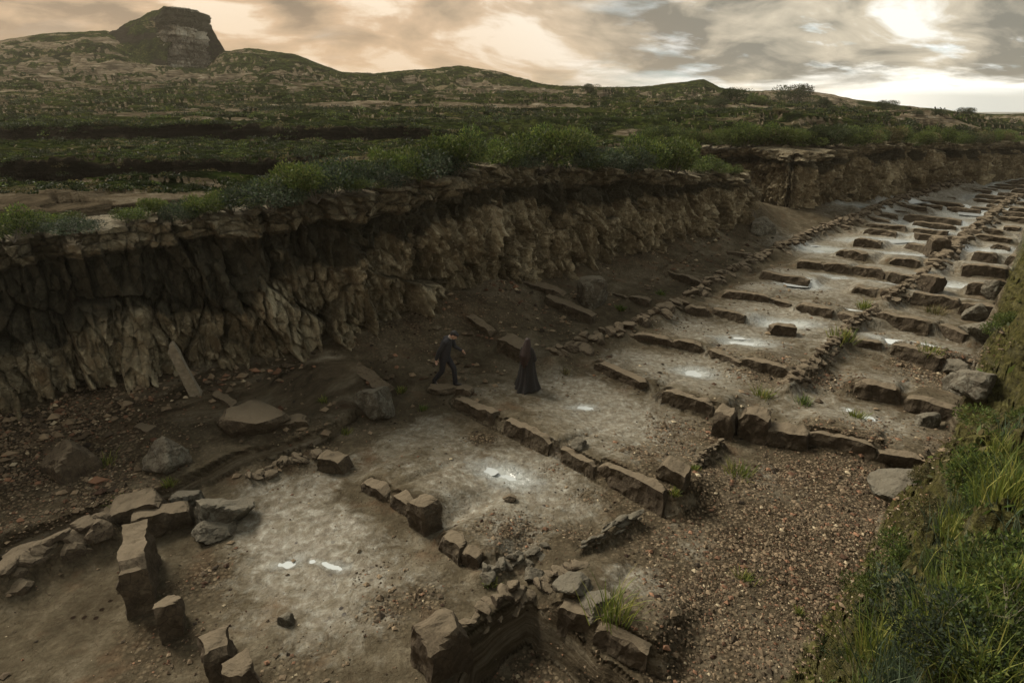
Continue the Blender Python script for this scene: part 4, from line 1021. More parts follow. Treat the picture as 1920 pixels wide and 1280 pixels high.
# ------------------------------------------------------------------ plants
PALS = {'olive': [(.065, .095, .020), (.095, .13, .028), (.05, .075, .018), (.13, .145, .04)], 'yellow': [(.10, .13, .022), (.17, .19, .038), (.07, .10, .02), (.23, .22, .055)], 'green': [(.055, .09, .022), (.10, .145, .03), (.04, .065, .015), (.15, .18, .04)],
        'blue': [(.04, .06, .034), (.055, .08, .045), (.028, .042, .024), (.08, .10, .055)], 'dry': [(.14, .12, .05), (.20, .165, .08), (.09, .075, .03), (.08, .09, .03)], 'dark': [(.02, .032, .012), (.035, .05, .016), (.05, .065, .02), (.03, .045, .012)]}
def leaves_np(n, lobes, pal, rs, size):
    """leaf blades spread through the volume of the lobes (cx, cy, cz, rx, ry, rz)"""
    lb = np.array(lobes); wgt = lb[:, 3] * lb[:, 4] * lb[:, 5]; idx = rs.choice(len(lb), n, p=wgt / wgt.sum()); L = lb[idx]
    d = rs.normal(size=(n, 3)); d /= np.linalg.norm(d, axis=1)[:, None]
    rad = rs.uniform(.35, 1.08, n) ** .6
    C = L[:, :3] + d * L[:, 3:] * rad[:, None]
    C[:, 2] = np.maximum(C[:, 2], .02)
    a = d + rs.normal(size=(n, 3)) * .6 + np.array([0, 0, .5]); a /= np.linalg.norm(a, axis=1)[:, None]
    b = np.cross(a, rs.normal(size=(n, 3))); b /= np.linalg.norm(b, axis=1)[:, None] + 1e-9
    s = size * rs.uniform(.6, 1.5, n)[:, None]
    V = np.stack([C - a * s * .6, C + b * s * .33, C + a * s, C - b * s * .33], 1)
    F = np.arange(n * 4).reshape(n, 4)
    pp = np.array(PALS[pal]); k = rs.randint(0, len(pp), n); tone = (.75 + .5 * rs.rand(n))[:, None]
    lobe_t = (.45 + .6 * rs.rand(len(lb)))[idx][:, None]
    tint = np.repeat(pp[k] * tone * lobe_t, 4, 0)
    return V.reshape(-1, 3), F, tint
def stems_np(lobes, r0, rs):
    Vs, Fs, off = [], [], 0
    for lb in lobes:
        a = np.array([0, 0, -.05]); b = np.array(lb[:3]); m = (a + b) / 2 + rs.normal(size=3) * .08 * np.linalg.norm(b)
        pts = [a, m, b, b + (b - m) * .5]; rr = [r0, r0 * .75, r0 * .5, r0 * .15]
        for i, (p, q) in enumerate(zip(pts, rr)):
            for j in range(5):
                an = j * 1.2566; Vs.append(p + np.array([math.cos(an) * q, math.sin(an) * q, 0]))
        for i in range(3):
            for j in range(5):
                Fs.append([off + i * 5 + j, off + i * 5 + (j + 1) % 5, off + (i + 1) * 5 + (j + 1) % 5, off + (i + 1) * 5 + j])
        off += 20
    return np.array(Vs), np.array(Fs)
def make_shrub(seed, pal, n=900, w_=.6, h=.55, size=.05, name='shrub', nl=7, stemr=.012):
    rs = np.random.RandomState(seed)
    lobes = [(rs.uniform(-.6, .6) * w_, rs.uniform(-.6, .6) * w_, h * rs.uniform(.35, .8), w_ * rs.uniform(.25, .5), w_ * rs.uniform(.25, .5), h * rs.uniform(.22, .42)) for _ in range(nl)]
    V, F, t = leaves_np(n, lobes, pal, rs, size)
    e = bpy.data.objects.new(name, None); COL.objects.link(e)
    mesh_np('foliage', V, F, M_LEAF, parent=e, smooth_=False, attrs={'tint': t})
    V, F = stems_np(lobes, stemr, rs); mesh_np('stem', V, F, M_BARK, parent=e)
    return e
def make_tuft(seed, pal, n=60, h=.3, spread=.09, lean=.5, wd=.008):
    rs = np.random.RandomState(seed)
    bx, by = rs.normal(size=n) * spread, rs.normal(size=n) * spread
    hh = h * rs.uniform(.45, 1.1, n); an = rs.uniform(0, 6.28, n); ln = lean * rs.uniform(.1, 1, n) * hh
    pa = an + rs.uniform(1, 2, n)
    V = np.zeros((n, 7, 3))
    for i, (tt, ww) in enumerate(((0, 1), (.4, .9), (.75, .6))):
        cx = bx + np.cos(an) * ln * tt ** 2 + bx * tt * .6; cy = by + np.sin(an) * ln * tt ** 2 + by * tt * .6; cz = hh * (tt - .25 * (ln / hh) * tt ** 2) - .03 * (tt == 0)
        V[:, 2 * i] = np.stack([cx - np.cos(pa) * wd * ww, cy - np.sin(pa) * wd * ww, cz], 1); V[:, 2 * i + 1] = np.stack([cx + np.cos(pa) * wd * ww, cy + np.sin(pa) * wd * ww, cz], 1)
    V[:, 6] = np.stack([bx * 1.6 + np.cos(an) * ln, by * 1.6 + np.sin(an) * ln, hh * (1 - .25 * ln / hh)], 1)
    F0 = np.array([(0, 1, 3), (0, 3, 2), (2, 3, 5), (2, 5, 4), (4, 5, 6)])
    F = (F0[None] + np.arange(n)[:, None, None] * 7).reshape(-1, 3)
    pp = np.array(PALS[pal]); t = pp[rs.randint(0, len(pp), n)] * (.8 + .5 * rs.rand(n, 1))
    return V.reshape(-1, 3), F, np.repeat(t, 7, 0)
def copy_tree(o):
    c = o.copy(); COL.objects.link(c)
    for ch in o.children:
        d = ch.copy(); COL.objects.link(d); d.parent = c
    return c

# shrubs along the rim of the near rock face
PROTO = [make_shrub(20 + i, p, n=4200, w_=.62 + .1 * (i % 3), h=.55 + .12 * (i % 2), size=.030, nl=9 + i % 4) for i, p in enumerate(['olive', 'green', 'blue', 'green', 'olive', 'blue', 'dry', 'dark'])]
used = set()
def put_shrub(ti, x, y, z, s, rz, label, group, cat='shrub', zs=1.0):
    if ti in used: o = copy_tree(PROTO[ti])
    else: o = PROTO[ti]; used.add(ti)
    o.location = (x, y, z); o.rotation_euler = (0, 0, rz); o.scale = (s, s, s * zs); tag(o, label, cat, group); return o
# photograph places of rim shrubs: (u, v of the foot, kind, size)
RIM = [(20,432,1,.9),(62,440,2,.8),(100,428,1,1.0),(135,425,2,.8),(250,428,1,.7),(300,424,4,.7),(345,414,2,.6),(400,360,1,.8),(330,372,4,.6),(365,366,0,.7),(432,348,4,.7),(470,368,1,1.1),(500,352,2,1.3),(530,362,0,1.2),(560,345,1,1.2),(590,352,4,1.2),
       (620,338,2,1.2),(650,345,1,1.2),(683,330,4,1.1),(712,334,2,1.1),(742,338,0,1.2),(770,330,1,1.0),(800,322,2,1.3),(828,318,0,1.4),(856,312,1,1.4),(884,306,4,1.7),(912,312,0,1.6),(940,318,3,1.5),(968,322,2,1.4),(996,326,1,1.4),(1022,330,4,1.5),(1050,334,2,1.5),(1078,338,3,1.4),
       (1104,340,1,1.4),(1130,344,2,1.5),(1156,344,3,1.3),(1182,342,2,1.3),(1208,344,1,1.5),(1236,342,4,1.5),(1262,338,0,1.5),(1290,334,4,1.3),(1316,334,1,1.3),(1342,332,4,1.2),(1366,330,3,1.1),(1384,334,6,.9)]
cols = {0: 'yellow green', 1: 'mid green', 2: 'bluish green', 3: 'bright green', 4: 'olive yellow', 5: 'dusty blue green', 6: 'tan dry', 7: 'very dark green'}
ordL = lambda k: ordn[k] if k < 11 else ['twelfth', 'thirteenth', 'fourteenth', 'fifteenth', 'sixteenth', 'seventeenth', 'eighteenth', 'nineteenth', 'twentieth'][min(k - 11, 8)]
cnt = {}
for k, (u, v, ti, s) in enumerate(RIM):
    A_ = AZ(u, v); ya = np.arange(9, 60, .05); out_ = np.nonzero(~inside(A_ * ya, ya, PITPOLY))[0]; yb = ya[out_[0]] - .15 + .42 * (k % 3)
    x, y = A_ * yb, yb; _, par_ = polydist(np.array([x]), np.array([y]), EDGE)
    c_ = cols[ti]; cnt[c_] = cnt.get(c_, 0) + 1
    side = 'dark left cliff' if u < 460 else ('middle cliff' if u < 1000 else 'spur end')
    z = float(np.interp(par_[0], np.arange(len(EDGE)), [p[2] for p in EDGE])) + .05
    put_shrub(ti, x, y, z - .3, s * rnd.uniform(.75, 1.3) * (1.2 if y < 25 else 1.5), rnd.uniform(0, 6.28), '%s shrub on the rim, %s, %s of its colour' % (c_, side, ordL(cnt[c_] - 1) + ' from left'), 'shrubs along the rim of the near cliff', zs=rnd.uniform(.6, 1.2))
for k in range(46):
    t = (k + rnd.uniform(0, 1)) / 46
    u = 1200 + t * 715; v = 277 - 6 * t + (0 if u > 1400 else 8 * (1400 - u) / 200)
    A_ = AZ(u, v); pts = EDGE[NA + 3:]
    yy = 48.0
    for yt in np.arange(46, 130, .3):
        if not inside(np.array([A_ * yt]), np.array([yt]), PITPOLY)[0] and yt > 47: yy = yt - .25 + .3 * (k % 3); break
    x, y = A_ * yy, yy
    put_shrub(rnd.choice([3, 4, 6, 7, 1, 4]), x, y, 4.6 + (.4 if u < 1700 else -.3 * (u - 1700) / 100) - .1, 1.7 * rnd.uniform(.9, 1.5), rnd.uniform(0, 6.28), 'small bush fringing the top of the far cliff, %s of the way along' % ('a fifth' if t < .25 else 'two fifths' if t < .5 else 'three fifths' if t < .75 else 'nearly all'), 'bushes along the top of the far cliff')
# round dark bushes and low trees out on the plateau
for k, (u, v, s, ti, lb) in enumerate([(1488,192,8.5,7,'large round dark tree breaking the skyline on the right'),(1375,190,7,7,'broad bush left of the round skyline tree'),(1420,196,6,1,'low bush just left of the round skyline tree'),(1345,200,5,7,'dark bush under the right hand skyline hump'),
        (1540,200,4.5,7,'bush right of the round skyline tree'),(1660,204,5,7,'bush near the right end of the far ridge'),(1625,208,4,6,'small rusty bush beside the ridge end bush'),(1812,214,3.6,7,'last round bush on the hazy ridge by the sea'),(1105,172,3.8,7,'lone bush on the middle plateau slope'),(1460,215,4,6,'brownish bush in front of the round skyline tree'),
        (1760,216,3.4,7,'small bush between the ridge end and the hazy one'),(1720,214,3,7,'tiny bush on the ridge falling to the sea')]):
    A_, E_ = AZ(u, v), EL(v); yb = 120
    ya = np.arange(60, 225, .5); hit = np.nonzero(terrain(A_ * ya, ya) >= CAMH + E_ * ya)[0]
    if len(hit): yb = ya[hit[0]]
    x, y = A_ * yb, yb
    put_shrub(ti, x, y, hz(x, y) - .4, s * yb / 190, rnd.uniform(0, 6), lb, 'bushes and small trees out on the plateau', 'tree' if k == 0 else 'bush', zs=.85)
# grass tufts on the pit floor
TUF = [(648,812,.16,'bright moss like tuft on the gravel below the big striped boulder'),(606,752,.14,'small bright tuft left of the big striped boulder'),(752,733,.16,'low green tuft right behind the big striped boulder'),(792,768,.14,'dark green tuft under the flat rock of the walking man'),
       (232,935,.22,'bright green tuft above the pinkish topped block'),(318,920,.15,'small green tuft left of the blue grey stone'),(200,868,.20,'wide low tuft in the shaded gravel by the reddish boulder'),(918,1092,.14,'green tuft on the splintered ledge'),(1152,1160,.62,'tall grass clump standing in the gravel, bottom centre'),
       (1262,948,.12,'yellowish tuft behind the tip of the tapering wall'),(1386,890,.34,'round green clump on the pebble field below the square blocks'),(1432,743,.30,'green tuft where the rubble wall ends'),(1506,757,.26,'dark green tuft in the cell right of the rubble wall'),(1238,553,.22,'tiny tuft near the cliff foot'),
       (1162,580,.22,'tiny tuft on the ledge wall'),(1578,636,.45,'green tuft by the hooked dark wall'),(1622,578,.4,'small bright tuft beyond the thick square wall'),(1604,782,.22,'tuft next to the tiny white puddle'),(1742,662,.35,'tuft over the heavy square wall'),(1754,588,.4,'dry tuft in the far right bays'),
       (1498,1150,.10,'little leafy sprout in the pebble field, right one'),(1396,1085,.16,'grass sprig in the pebble field, left one'),(1300,880,.12,'tiny sprig beside the leaning cube'),(1060,700,.16,'dry tuft right of the robed person')]
for k, (u, v, h, lb) in enumerate(TUF):
    x, y, z = at(u, v)
    V, F, t = make_tuft(600 + k, 'green' if k in (3, 12, 13, 14) else ('dry' if k in (19, 23) else 'yellow'), n=110 if h > .2 else 80, h=h, spread=h * .38 if h < .5 else .11, lean=.8, wd=.007 * max(1, y / 12))
    o = mesh_np('grass_tuft', V, F, M_LEAF, smooth_=False, attrs={'tint': t}); o.location = (x, y, z); tag(o, lb, 'grass tuft', 'grass tufts on the pit floor')
    if h > .18 or k in (0, 4): o.scale = (1, 1, 1)

# right bank: shrubs, grass clumps, ground cover
for k, (u, v, zg, s, ti, lb) in enumerate([(1700,1040,1.4,.62,3,'rounded bush at the upper edge of the bank, above the ragged one'),(1650,1110,1.2,.62,4,'ragged olive bush over the bank edge'),(1770,1130,2.6,.75,2,'bluish bush in the middle of the bank'),(1850,1180,3.2,.7,1,'leafy bush near the right edge of the bank'),
        (1800,1240,3.2,.6,2,'bluish bush at the bottom right corner'),(1900,1080,3.2,.75,3,'bright bush at the right edge'),(1690,1220,2.2,.55,7,'dark shrub at the foot of the bank, bottom'),(1880,900,2.6,.8,1,'green bush below the mossy rocks at the right edge'),(1820,900,2.2,.7,3,'grassy bush below the mossy rocks'),
        (1905,760,2.8,.8,4,'bush hanging at the right edge beside the mossy rock face'),(1900,560,2.0,.9,4,'upright bush by the far right walls'),(1760,960,2.0,.55,6,'dry bush above the olive bush'),(1905,1250,3.5,.6,0,'yellow green bush in the corner'),(1730,900,.9,.4,6,'withered bush on the smooth pale boulder'),(1600,1250,.8,.4,7,'dark shrub at the bottom edge beside the hollow bank')]):
    x, y = G(u, v, zg)
    put_shrub(ti, x, y, hz(x, y) - .05, s * 1.35, rnd.uniform(0, 6), lb, 'bushes on the right bank')
GT = [make_tuft(800 + i, p, n=150, h=.6, spread=.12, lean=.7, wd=.006) for i, p in enumerate(['green', 'yellow', 'blue', 'yellow'])]
rs = np.random.RandomState(5)
gm = [mesh_np('grass_clump', V, F, M_LEAF, smooth_=False, attrs={'tint': t}) for V, F, t in GT]
placed = 0; tries = 0
while placed < 80 and tries < 5000:
    tries += 1
    u = rs.uniform(1600, 1960); v = rs.uniform(820, 1330); zg = rs.uniform(1.5, 3.6)
    x, y = G(u, v, zg); x += rs.normal() * .1
    d_, _ = polydist(np.array([x]), np.array([y]), BANK)
    if not inside(np.array([x]), np.array([y]), BANKPOLY)[0] or d_[0] < .9 or abs(hz(x, y) - zg) > .5: continue
    i = placed % 4
    o = gm[i] if placed < 4 else gm[i].copy()
    if placed >= 4: COL.objects.link(o)
    o.location = (x, y, hz(x, y) - .03); sc = rs.uniform(.55, 1.15) * (1.0 if v > 950 else .8); o.scale = (sc, sc, sc); o.rotation_euler = (0, 0, rs.uniform(0, 6.28))
    tag(o, 'long bladed grass clump among the bushes covering the right bank', 'grass clump', 'grass clumps on the right bank'); placed += 1
def bank_cover():
    rs = np.random.RandomState(77); n = 150000
    x = rs.uniform(1, 30, n); y = rs.uniform(-3, 34, n)
    z, mk, moss, dc, db = terrain(x, y, True)
    cl_ = fbm(x * 1.1, y * 1.1, o=4, seed=78)
    keep = (db > .25) & (rs.rand(n) < (.25 + .75 * sst(db, .6, 1.6)) * (1 - .7 * sst(y, 8.5, 13))) & (db < 7) & (cl_ > rs.uniform(-.5, .35, n) - .25 * sst(db, 1.2, 2.4)) & (np.hypot(x, y) > 2.2) & (rs.rand(n) < np.clip(9 / np.hypot(x, y), 0, 1) ** .8) & (y > -1)
    x, y, z, cl_ = x[keep], y[keep], z[keep], cl_[keep]; n = len(x)
    d = rs.normal(size=(n, 3)); d[:, 2] = np.abs(d[:, 2]) + .3; d /= np.linalg.norm(d, axis=1)[:, None]
    b = np.cross(d, rs.normal(size=(n, 3))); b /= np.linalg.norm(b, axis=1)[:, None]
    s = (.045 * rs.uniform(.6, 1.6, n) * np.clip(np.hypot(x, y) / 8, .8, 2))[:, None]
    C = np.stack([x, y, z + .10 * rs.rand(n) + .12 * np.maximum(cl_, 0)], 1)
    V = np.stack([C - d * s, C + b * s * .4, C + d * s * 1.3, C - b * s * .4], 1).reshape(-1, 3)
    pp = np.concatenate([PALS['yellow'], PALS['green'], PALS['dry'], PALS['dark']]); sel = (np.clip(fbm(x * .8, y * .8, o=3, seed=79) * 8 + 8 + rs.normal(size=n) * 3, 0, 15)).astype(int)
    t = np.repeat(pp[sel] * (.8 + .4 * rs.rand(n, 1)), 4, 0)
    o = mesh_np('ground_cover', V, np.arange(n * 4).reshape(n, 4), M_LEAF, smooth_=False, attrs={'tint': t}); tag(o, 'low leafy ground cover over the right bank', 'ground cover', kind='stuff')
bank_cover()
# plateau scrub
def scrub():
    rs = np.random.RandomState(99)
    N = 44000
    yy = 11 * (230 / 11) ** (rs.rand(N) ** .85); a = rs.uniform(-1.15, 1.05, N); x = a * yy; y = yy
    z, mk, moss, dc, db = terrain(x, y, True)
    den = fbm(x * .07, y * .12, o=4, seed=101) + .5 * fbm(x * .4, y * .4, o=3, seed=102)
    keep = (dc < -1.0) & (y < 200) & (den > rs.uniform(-.45, .25, N))
    gap = np.exp(-(((x - G(235, 392, 5.3)[0]) / 5.0) ** 2 + ((y - G(235, 392, 5.3)[1]) / 2.2) ** 2) ** 2)
    keep &= gap < .3
    aa_ = x / y; wy = y + 2.6 * fbm(x * .10, y * .10, o=4, seed=72) + .8 * fbm(x * .5, y * .5, o=4, seed=78)
    keep &= ~((wy > 18.8) & (wy < 26.4) & (aa_ < -.1) & (rs.rand(N) < .85)); keep &= ~((wy > 41) & (wy < 44.9) & (aa_ < .15) & (rs.rand(N) < .85))
    keep &= fbm(x * .05, y * .12, o=5, seed=91, gain=.62) < .24 + .1 * rs.rand(N)
    x, y, z = x[keep], y[keep], z[keep]; n = len(x)
    lip = rs.rand(5200); xl = rs.uniform(-60, 12, 5200); yl = np.where(lip < .5, 26.9, 45.2) + rs.rand(5200) ** 2 * 2.2
    for _ in range(3): yl2 = yl - (2.6 * fbm(xl * .10, yl * .10, o=4, seed=72) + .8 * fbm(xl * .5, yl * .5, o=4, seed=78))
    okl = (xl / yl2 > -1.1) & (xl / yl2 < .15) & (yl2 > 15) & (fbm(xl * .3, yl * .3, o=3, seed=105) > -.12)
    xl, yl2 = xl[okl], yl2[okl]; zl, _, _, dcl, _ = terrain(xl, yl2, True); okl = dcl < -1.0
    x = np.concatenate([x, xl[okl]]); y = np.concatenate([y, yl2[okl]]); z = np.concatenate([z, zl[okl]]); n = len(x)
    k = np.where(y < 35, 120, np.where(y < 80, 70, 34)).astype(int)
    tot = k.sum(); idx = np.repeat(np.arange(n), k)
    r = (.18 + .36 * rs.rand(n) ** 3) * np.clip(y / 45, .62, 1.9)
    d = rs.normal(size=(tot, 3)); d /= np.linalg.norm(d, axis=1)[:, None]; d[:, 2] = np.abs(d[:, 2])
    C = np.stack([x, y, z - .05], 1)[idx] + d * (r[idx] * rs.uniform(.5, 1.05, tot))[:, None] * np.array([1.15, 1.0, .62])
    aa = d + rs.normal(size=(tot, 3)) * .7; aa /= np.linalg.norm(aa, axis=1)[:, None]; b = np.cross(aa, rs.normal(size=(tot, 3))); b /= np.linalg.norm(b, axis=1)[:, None]
    s = (r[idx] * (rs.uniform(.10, .21, tot) * np.where(y < 35, .9, 1.0)[idx]))[:, None]
    V = np.stack([C - aa * s, C + b * s * .5, C + aa * s, C - b * s * .5], 1).reshape(-1, 3)
    names = ['green', 'dark', 'dark', 'dark', 'green', 'dark', 'dry', 'dark']
    fam = (np.clip((fbm(x * .05, y * .09, o=4, seed=103) + .5) * 8 + rs.normal(size=n) * 1.8, 0, 7)).astype(int)
    pal = np.array([PALS[q] for q in names])
    t = pal[fam[idx], rs.randint(0, 4, tot)] * (.38 + .45 * rs.rand(n))[idx][:, None]
    o = mesh_np('scrub', V, np.arange(tot * 4).reshape(tot, 4), M_LEAF, smooth_=False, attrs={'tint': np.repeat(t, 4, 0)})
    tag(o, 'low heath scrub covering the plateau beyond the pit', 'scrub', kind='stuff')
scrub()
# dry twigs at the bottom right
def tube_np(pts, radii, ns=6):
    P_ = np.array(pts, float); n = len(P_); V = []
    for i in range(n):
        t = P_[min(i + 1, n - 1)] - P_[max(i - 1, 0)]; t /= np.linalg.norm(t) + 1e-9
        a = np.cross(t, [0, 0, 1.0]); 
        if np.linalg.norm(a) < .15: a = np.cross(t, [1.0, 0, 0])
        a /= np.linalg.norm(a); b = np.cross(t, a)
        for j in range(ns):
            an = 2 * math.pi * j / ns; V.append(P_[i] + (a * math.cos(an) + b * math.sin(an)) * radii[i])
    F = grid_faces(n, ns, True); return np.array(V), F
def twig(x, y, seed, label):
    r = random.Random(seed); Vs, Fs, off = [], [], 0
    def br(p, d, L, rad, dep):
        nonlocal off
        pts = [p]; 
        for i in range(4):
            d = (d + Vector((r.uniform(-.25, .25), r.uniform(-.25, .25), r.uniform(-.1, .2)))).normalized(); p = p + d * L / 4; pts.append(p)
        V, F = tube_np([q[:] for q in pts], [rad * (1 - .17 * i) for i in range(5)], 5); Vs.append(V); Fs.append(F + off); off += len(V)
        if dep:
            for i in (2, 3, 4): br(pts[i], (d + Vector((r.uniform(-.9, .9), r.uniform(-.9, .9), r.uniform(-.2, .5)))).normalized(), L * .6, rad * .5, dep - 1)
    for _ in range(3): br(Vector((0, 0, 0)), Vector((r.uniform(-.5, .5), r.uniform(-.5, .5), 1)).normalized(), .4, .008, 2)
    o = mesh_np('dry_branch', np.concatenate(Vs), np.concatenate(Fs), M_WOOD); o.location = (x, y, hz(x, y)); tag(o, label, 'dry branch')
x, y = G(1850, 1230, 3.0); twig(x, y, 3, 'bare grey branch sticking up from the grass at the bottom right')
x, y = G(1790, 1270, 2.8); twig(x, y, 8, 'forked bare twig at the bottom edge beside the bluish bush')

# ------------------------------------------------------------------ people
def capsule(p, q, r0, r1, ns=14, nl=6, ell=(1, 1)):
    P0, P1 = Vector(p), Vector(q); d = (P1 - P0); L = d.length; d.normalize()
    a = d.orthogonal().normalized(); b = d.cross(a)
    V = []; rows = []
    for i in range(5): 
        t = -math.pi / 2 + (math.pi / 2) * i / 5; rows.append((math.sin(t) * r0, math.cos(t) * r0 + 1e-4))
    for i in range(nl + 1): t = i / nl; rows.append((L * t, r0 + (r1 - r0) * t))
    for i in range(1, 6):
        t = (math.pi / 2) * i / 5; rows.append((L + math.sin(t) * r1, math.cos(t) * r1 + 1e-4))
    for h, r in rows:
        c = P0 + d * h
        for j in range(ns):
            an = 2 * math.pi * j / ns; V.append((c + (a * math.cos(an) + b * math.sin(an)) * r)[:])
    F = [list(f) for f in grid_faces(len(rows), ns, True)]
    F.append(list(range(ns))[::-1]); F.append([(len(rows) - 1) * ns + j for j in range(ns)])
    return V, F
def ellipsoid(c, r, rot=None, seg=16):
    import bmesh
    V, F = [], []
    n = seg
    for i in range(n + 1):
        t = math.pi * i / n
        for j in range(n * 2):
            an = math.pi * j / n
            p = Vector((math.sin(t) * math.cos(an) * r[0], math.sin(t) * math.sin(an) * r[1], math.cos(t) * r[2]))
            if rot: p = rot @ p
            V.append((p + Vector(c))[:])
    return V, [list(f) for f in grid_faces(n + 1, 2 * n, True)]
def fuse(name, shapes, matl, parent, voxel=.012, smooth_n=4):
    """fuse overlapping forms into one continuous skin"""
    V, F = [], []
    for v, f in shapes:
        o_ = len(V); V += list(v); F += [[i + o_ for i in q] for q in f]
    me = bpy.data.meshes.new(name); me.from_pydata(V, [], F); me.update()
    import bmesh
    bm = bmesh.new(); bm.from_mesh(me); bmesh.ops.remove_doubles(bm, verts=bm.verts, dist=1e-5); bmesh.ops.recalc_face_normals(bm, faces=bm.faces); bm.to_mesh(me); bm.free()
    ob = bpy.data.objects.new(name, me); COL.objects.link(ob)
    md = ob.modifiers.new('fuse', 'REMESH'); md.mode = 'VOXEL'; md.voxel_size = voxel; md.use_smooth_shade = True
    ms = ob.modifiers.new('smooth', 'SMOOTH'); ms.iterations = smooth_n; ms.factor = .5
    dg = bpy.context.evaluated_depsgraph_get(); me2 = bpy.data.meshes.new_from_object(ob.evaluated_get(dg))
    bpy.data.objects.remove(ob); me2.name = name; me2.materials.clear(); me2.materials.append(matl)
    o = bpy.data.objects.new(name, me2); COL.objects.link(o); o.parent = parent; return o
M_SKIN = plain('skin', (.42, .26, .19), .55)
M_SUIT = plain('dark_wool', (.020, .020, .024), .85, .3, 60)
M_TROU = plain('dark_trousers', (.014, .014, .018), .85, .3, 60)
M_SHOE = plain('black_leather', (.008, .008, .008), .4)
M_HAIR = plain('black_hair', (.008, .007, .007), .6, .6, 80)
M_ROBE = plain('black_robe', (.016, .014, .013), .85, .5, 40)
M_RED = plain('dark_red_hair', (.024, .010, .007), .6, .8, 50)
M_SHIRT = plain('shirt_collar', (.30, .27, .24), .8)
def hand(wr, d, side, k=1.0, curl=.4):
    """palm, four fingers and a thumb; wr wrist point, d direction, side: direction the thumb leaves to"""
    wr, d, side = Vector(wr), Vector(d).normalized(), Vector(side).normalized(); nrm = d.cross(side).normalized(); S = []
    for q in (-.024, -.008, .008, .024): S.append(capsule(wr + side * q * .6, wr + d * .085 + side * q, .014, .012, 8, 3))
    for q, L in ((.026, .072), (.009, .082), (-.009, .076), (-.025, .058)):
        a = wr + d * .085 + side * q; b = a + (d + nrm * curl * .5) .normalized() * L * .5; c = b + (d * .7 + nrm * curl * 1.6).normalized() * L * .5
        S += [capsule(a, b, .0095, .0088, 8, 2), capsule(b, c, .0088, .007, 8, 2)]
    a = wr + d * .03 + side * .028; b = a + (d * .7 + side).normalized() * .038; c = b + (d + side * .3 + nrm * .2).normalized() * .032
    S += [capsule(a, b, .012, .0105, 8, 2), capsule(b, c, .0105, .008, 8, 2)]
    return S
def man():
    fx, fy, fz = at(836, 728)
    e = empty('person', (fx, fy, fz + .09), R(-20)); tag(e, 'person in a dark suit walking to the right with bowed head over a flat rock', 'person')
    # local +X is the walking direction, slightly bent forward
    hip = Vector((0, 0, .92)); ch = Vector((.07, 0, 1.28)); nk = Vector((.19, 0, 1.49)); hd = Vector((.315, 0, 1.58))
    shL, shR = Vector((.14, .19, 1.41)), Vector((.14, -.19, 1.41))
    elL, wrL = Vector((.20, .25, 1.14)), Vector((.44, .20, 1.06))
    elR, wrR = Vector((-.04, -.25, 1.13)), Vector((-.14, -.24, .88))
    hpL, knL, anL = Vector((0, .09, .90)), Vector((.23, .10, .53)), Vector((.26, .10, .10))
    hpR, knR, anR = Vector((0, -.09, .90)), Vector((-.05, -.09, .48)), Vector((-.31, -.09, .13))
    rotY = Matrix.Rotation(R(46), 3, 'Y')
    f = rotY @ Vector((1, 0, 0)); up = rotY @ Vector((0, 0, 1))
    head = [ellipsoid(hd, (.098, .077, .122), rotY), ellipsoid(hd + f * .045 - up * .055, (.055, .055, .058), rotY), capsule(hd + f * .093 + up * .01, hd + f * .115 - up * .022, .010, .014, 8, 2),
            ellipsoid(hd + f * .085 - up * .055, (.014, .026, .010), rotY, 8), ellipsoid(hd + f * .08 + up * .028, (.022, .05, .012), rotY, 8)]
    for s in (-1, 1): head += [ellipsoid(hd + Vector((0, s * .078, 0)) - f * .005, (.022, .010, .032), rotY, 8), ellipsoid(hd + f * .082 + Vector((0, s * .030, 0)) + up * .012, (.012, .014, .010), rotY, 8)]
    body = head + [capsule(ch + Vector((0, 0, .1)), nk, .07, .058), capsule(nk, hd - up * .06 - f * .03, .058, .055), capsule(hip, ch, .12, .14), capsule(shL, shR, .07, .07),
                   capsule(shL, elL, .05, .042), capsule(elL, wrL, .042, .028), capsule(shR, elR, .05, .042), capsule(elR, wrR, .042, .028),
                   capsule(hpL, knL, .085, .056), capsule(knL, anL, .052, .036), capsule(hpR, knR, .085, .056), capsule(knR, anR, .052, .036),
                   capsule(anL, anL + Vector((.10, 0, -.055)), .030, .018), capsule(anR, anR + Vector((.08, 0, -.06)), .030, .018)]
    body += hand(wrL + (wrL - elL).normalized() * .01, wrL - elL, (0, -.2, 1), curl=.5) + hand(wrR, Vector((.05, 0, -1)), (1, .3, 0), curl=.5)
    fuse('body', body, M_SKIN, e, .0075, 2)
    jk = [capsule(hip + Vector((-.01, 0, -.06)), ch, .155, .165), capsule(ch, ch + Vector((.04, 0, .12)), .165, .13), capsule(hip + Vector((0, -.07, -.08)), ch + Vector((0, -.06, 0)), .12, .13), capsule(hip + Vector((0, .07, -.08)), ch + Vector((0, .06, 0)), .12, .13),
          capsule(shL, shR, .088, .088), capsule(shL, elL, .078, .062), capsule(elL, wrL - (wrL - elL) * .05, .062, .045), capsule(shR, elR, .078, .062), capsule(elR, wrR - (wrR - elR) * .05, .062, .048),
          capsule(ch + Vector((.02, 0, .16)), nk + Vector((-.015, 0, -.02)), .10, .078)]
    fuse('jacket', jk, M_SUIT, e, .016, 3)
    col = [capsule(nk + Vector((-.012, 0, -.025)), nk + Vector((.008, 0, .012)), .073, .068)]
    fuse('collar', col, M_SHIRT, e, .01, 2)
    tr = [capsule(hpL, knL, .105, .078), capsule(knL, anL + Vector((0, 0, -.02)), .078, .068), capsule(hpR, knR, .105, .078), capsule(knR, anR + Vector((0, 0, .03)), .078, .066), capsule(hpL, hpR, .11, .11)]
    fuse('trousers', tr, M_TROU, e, .016, 3)
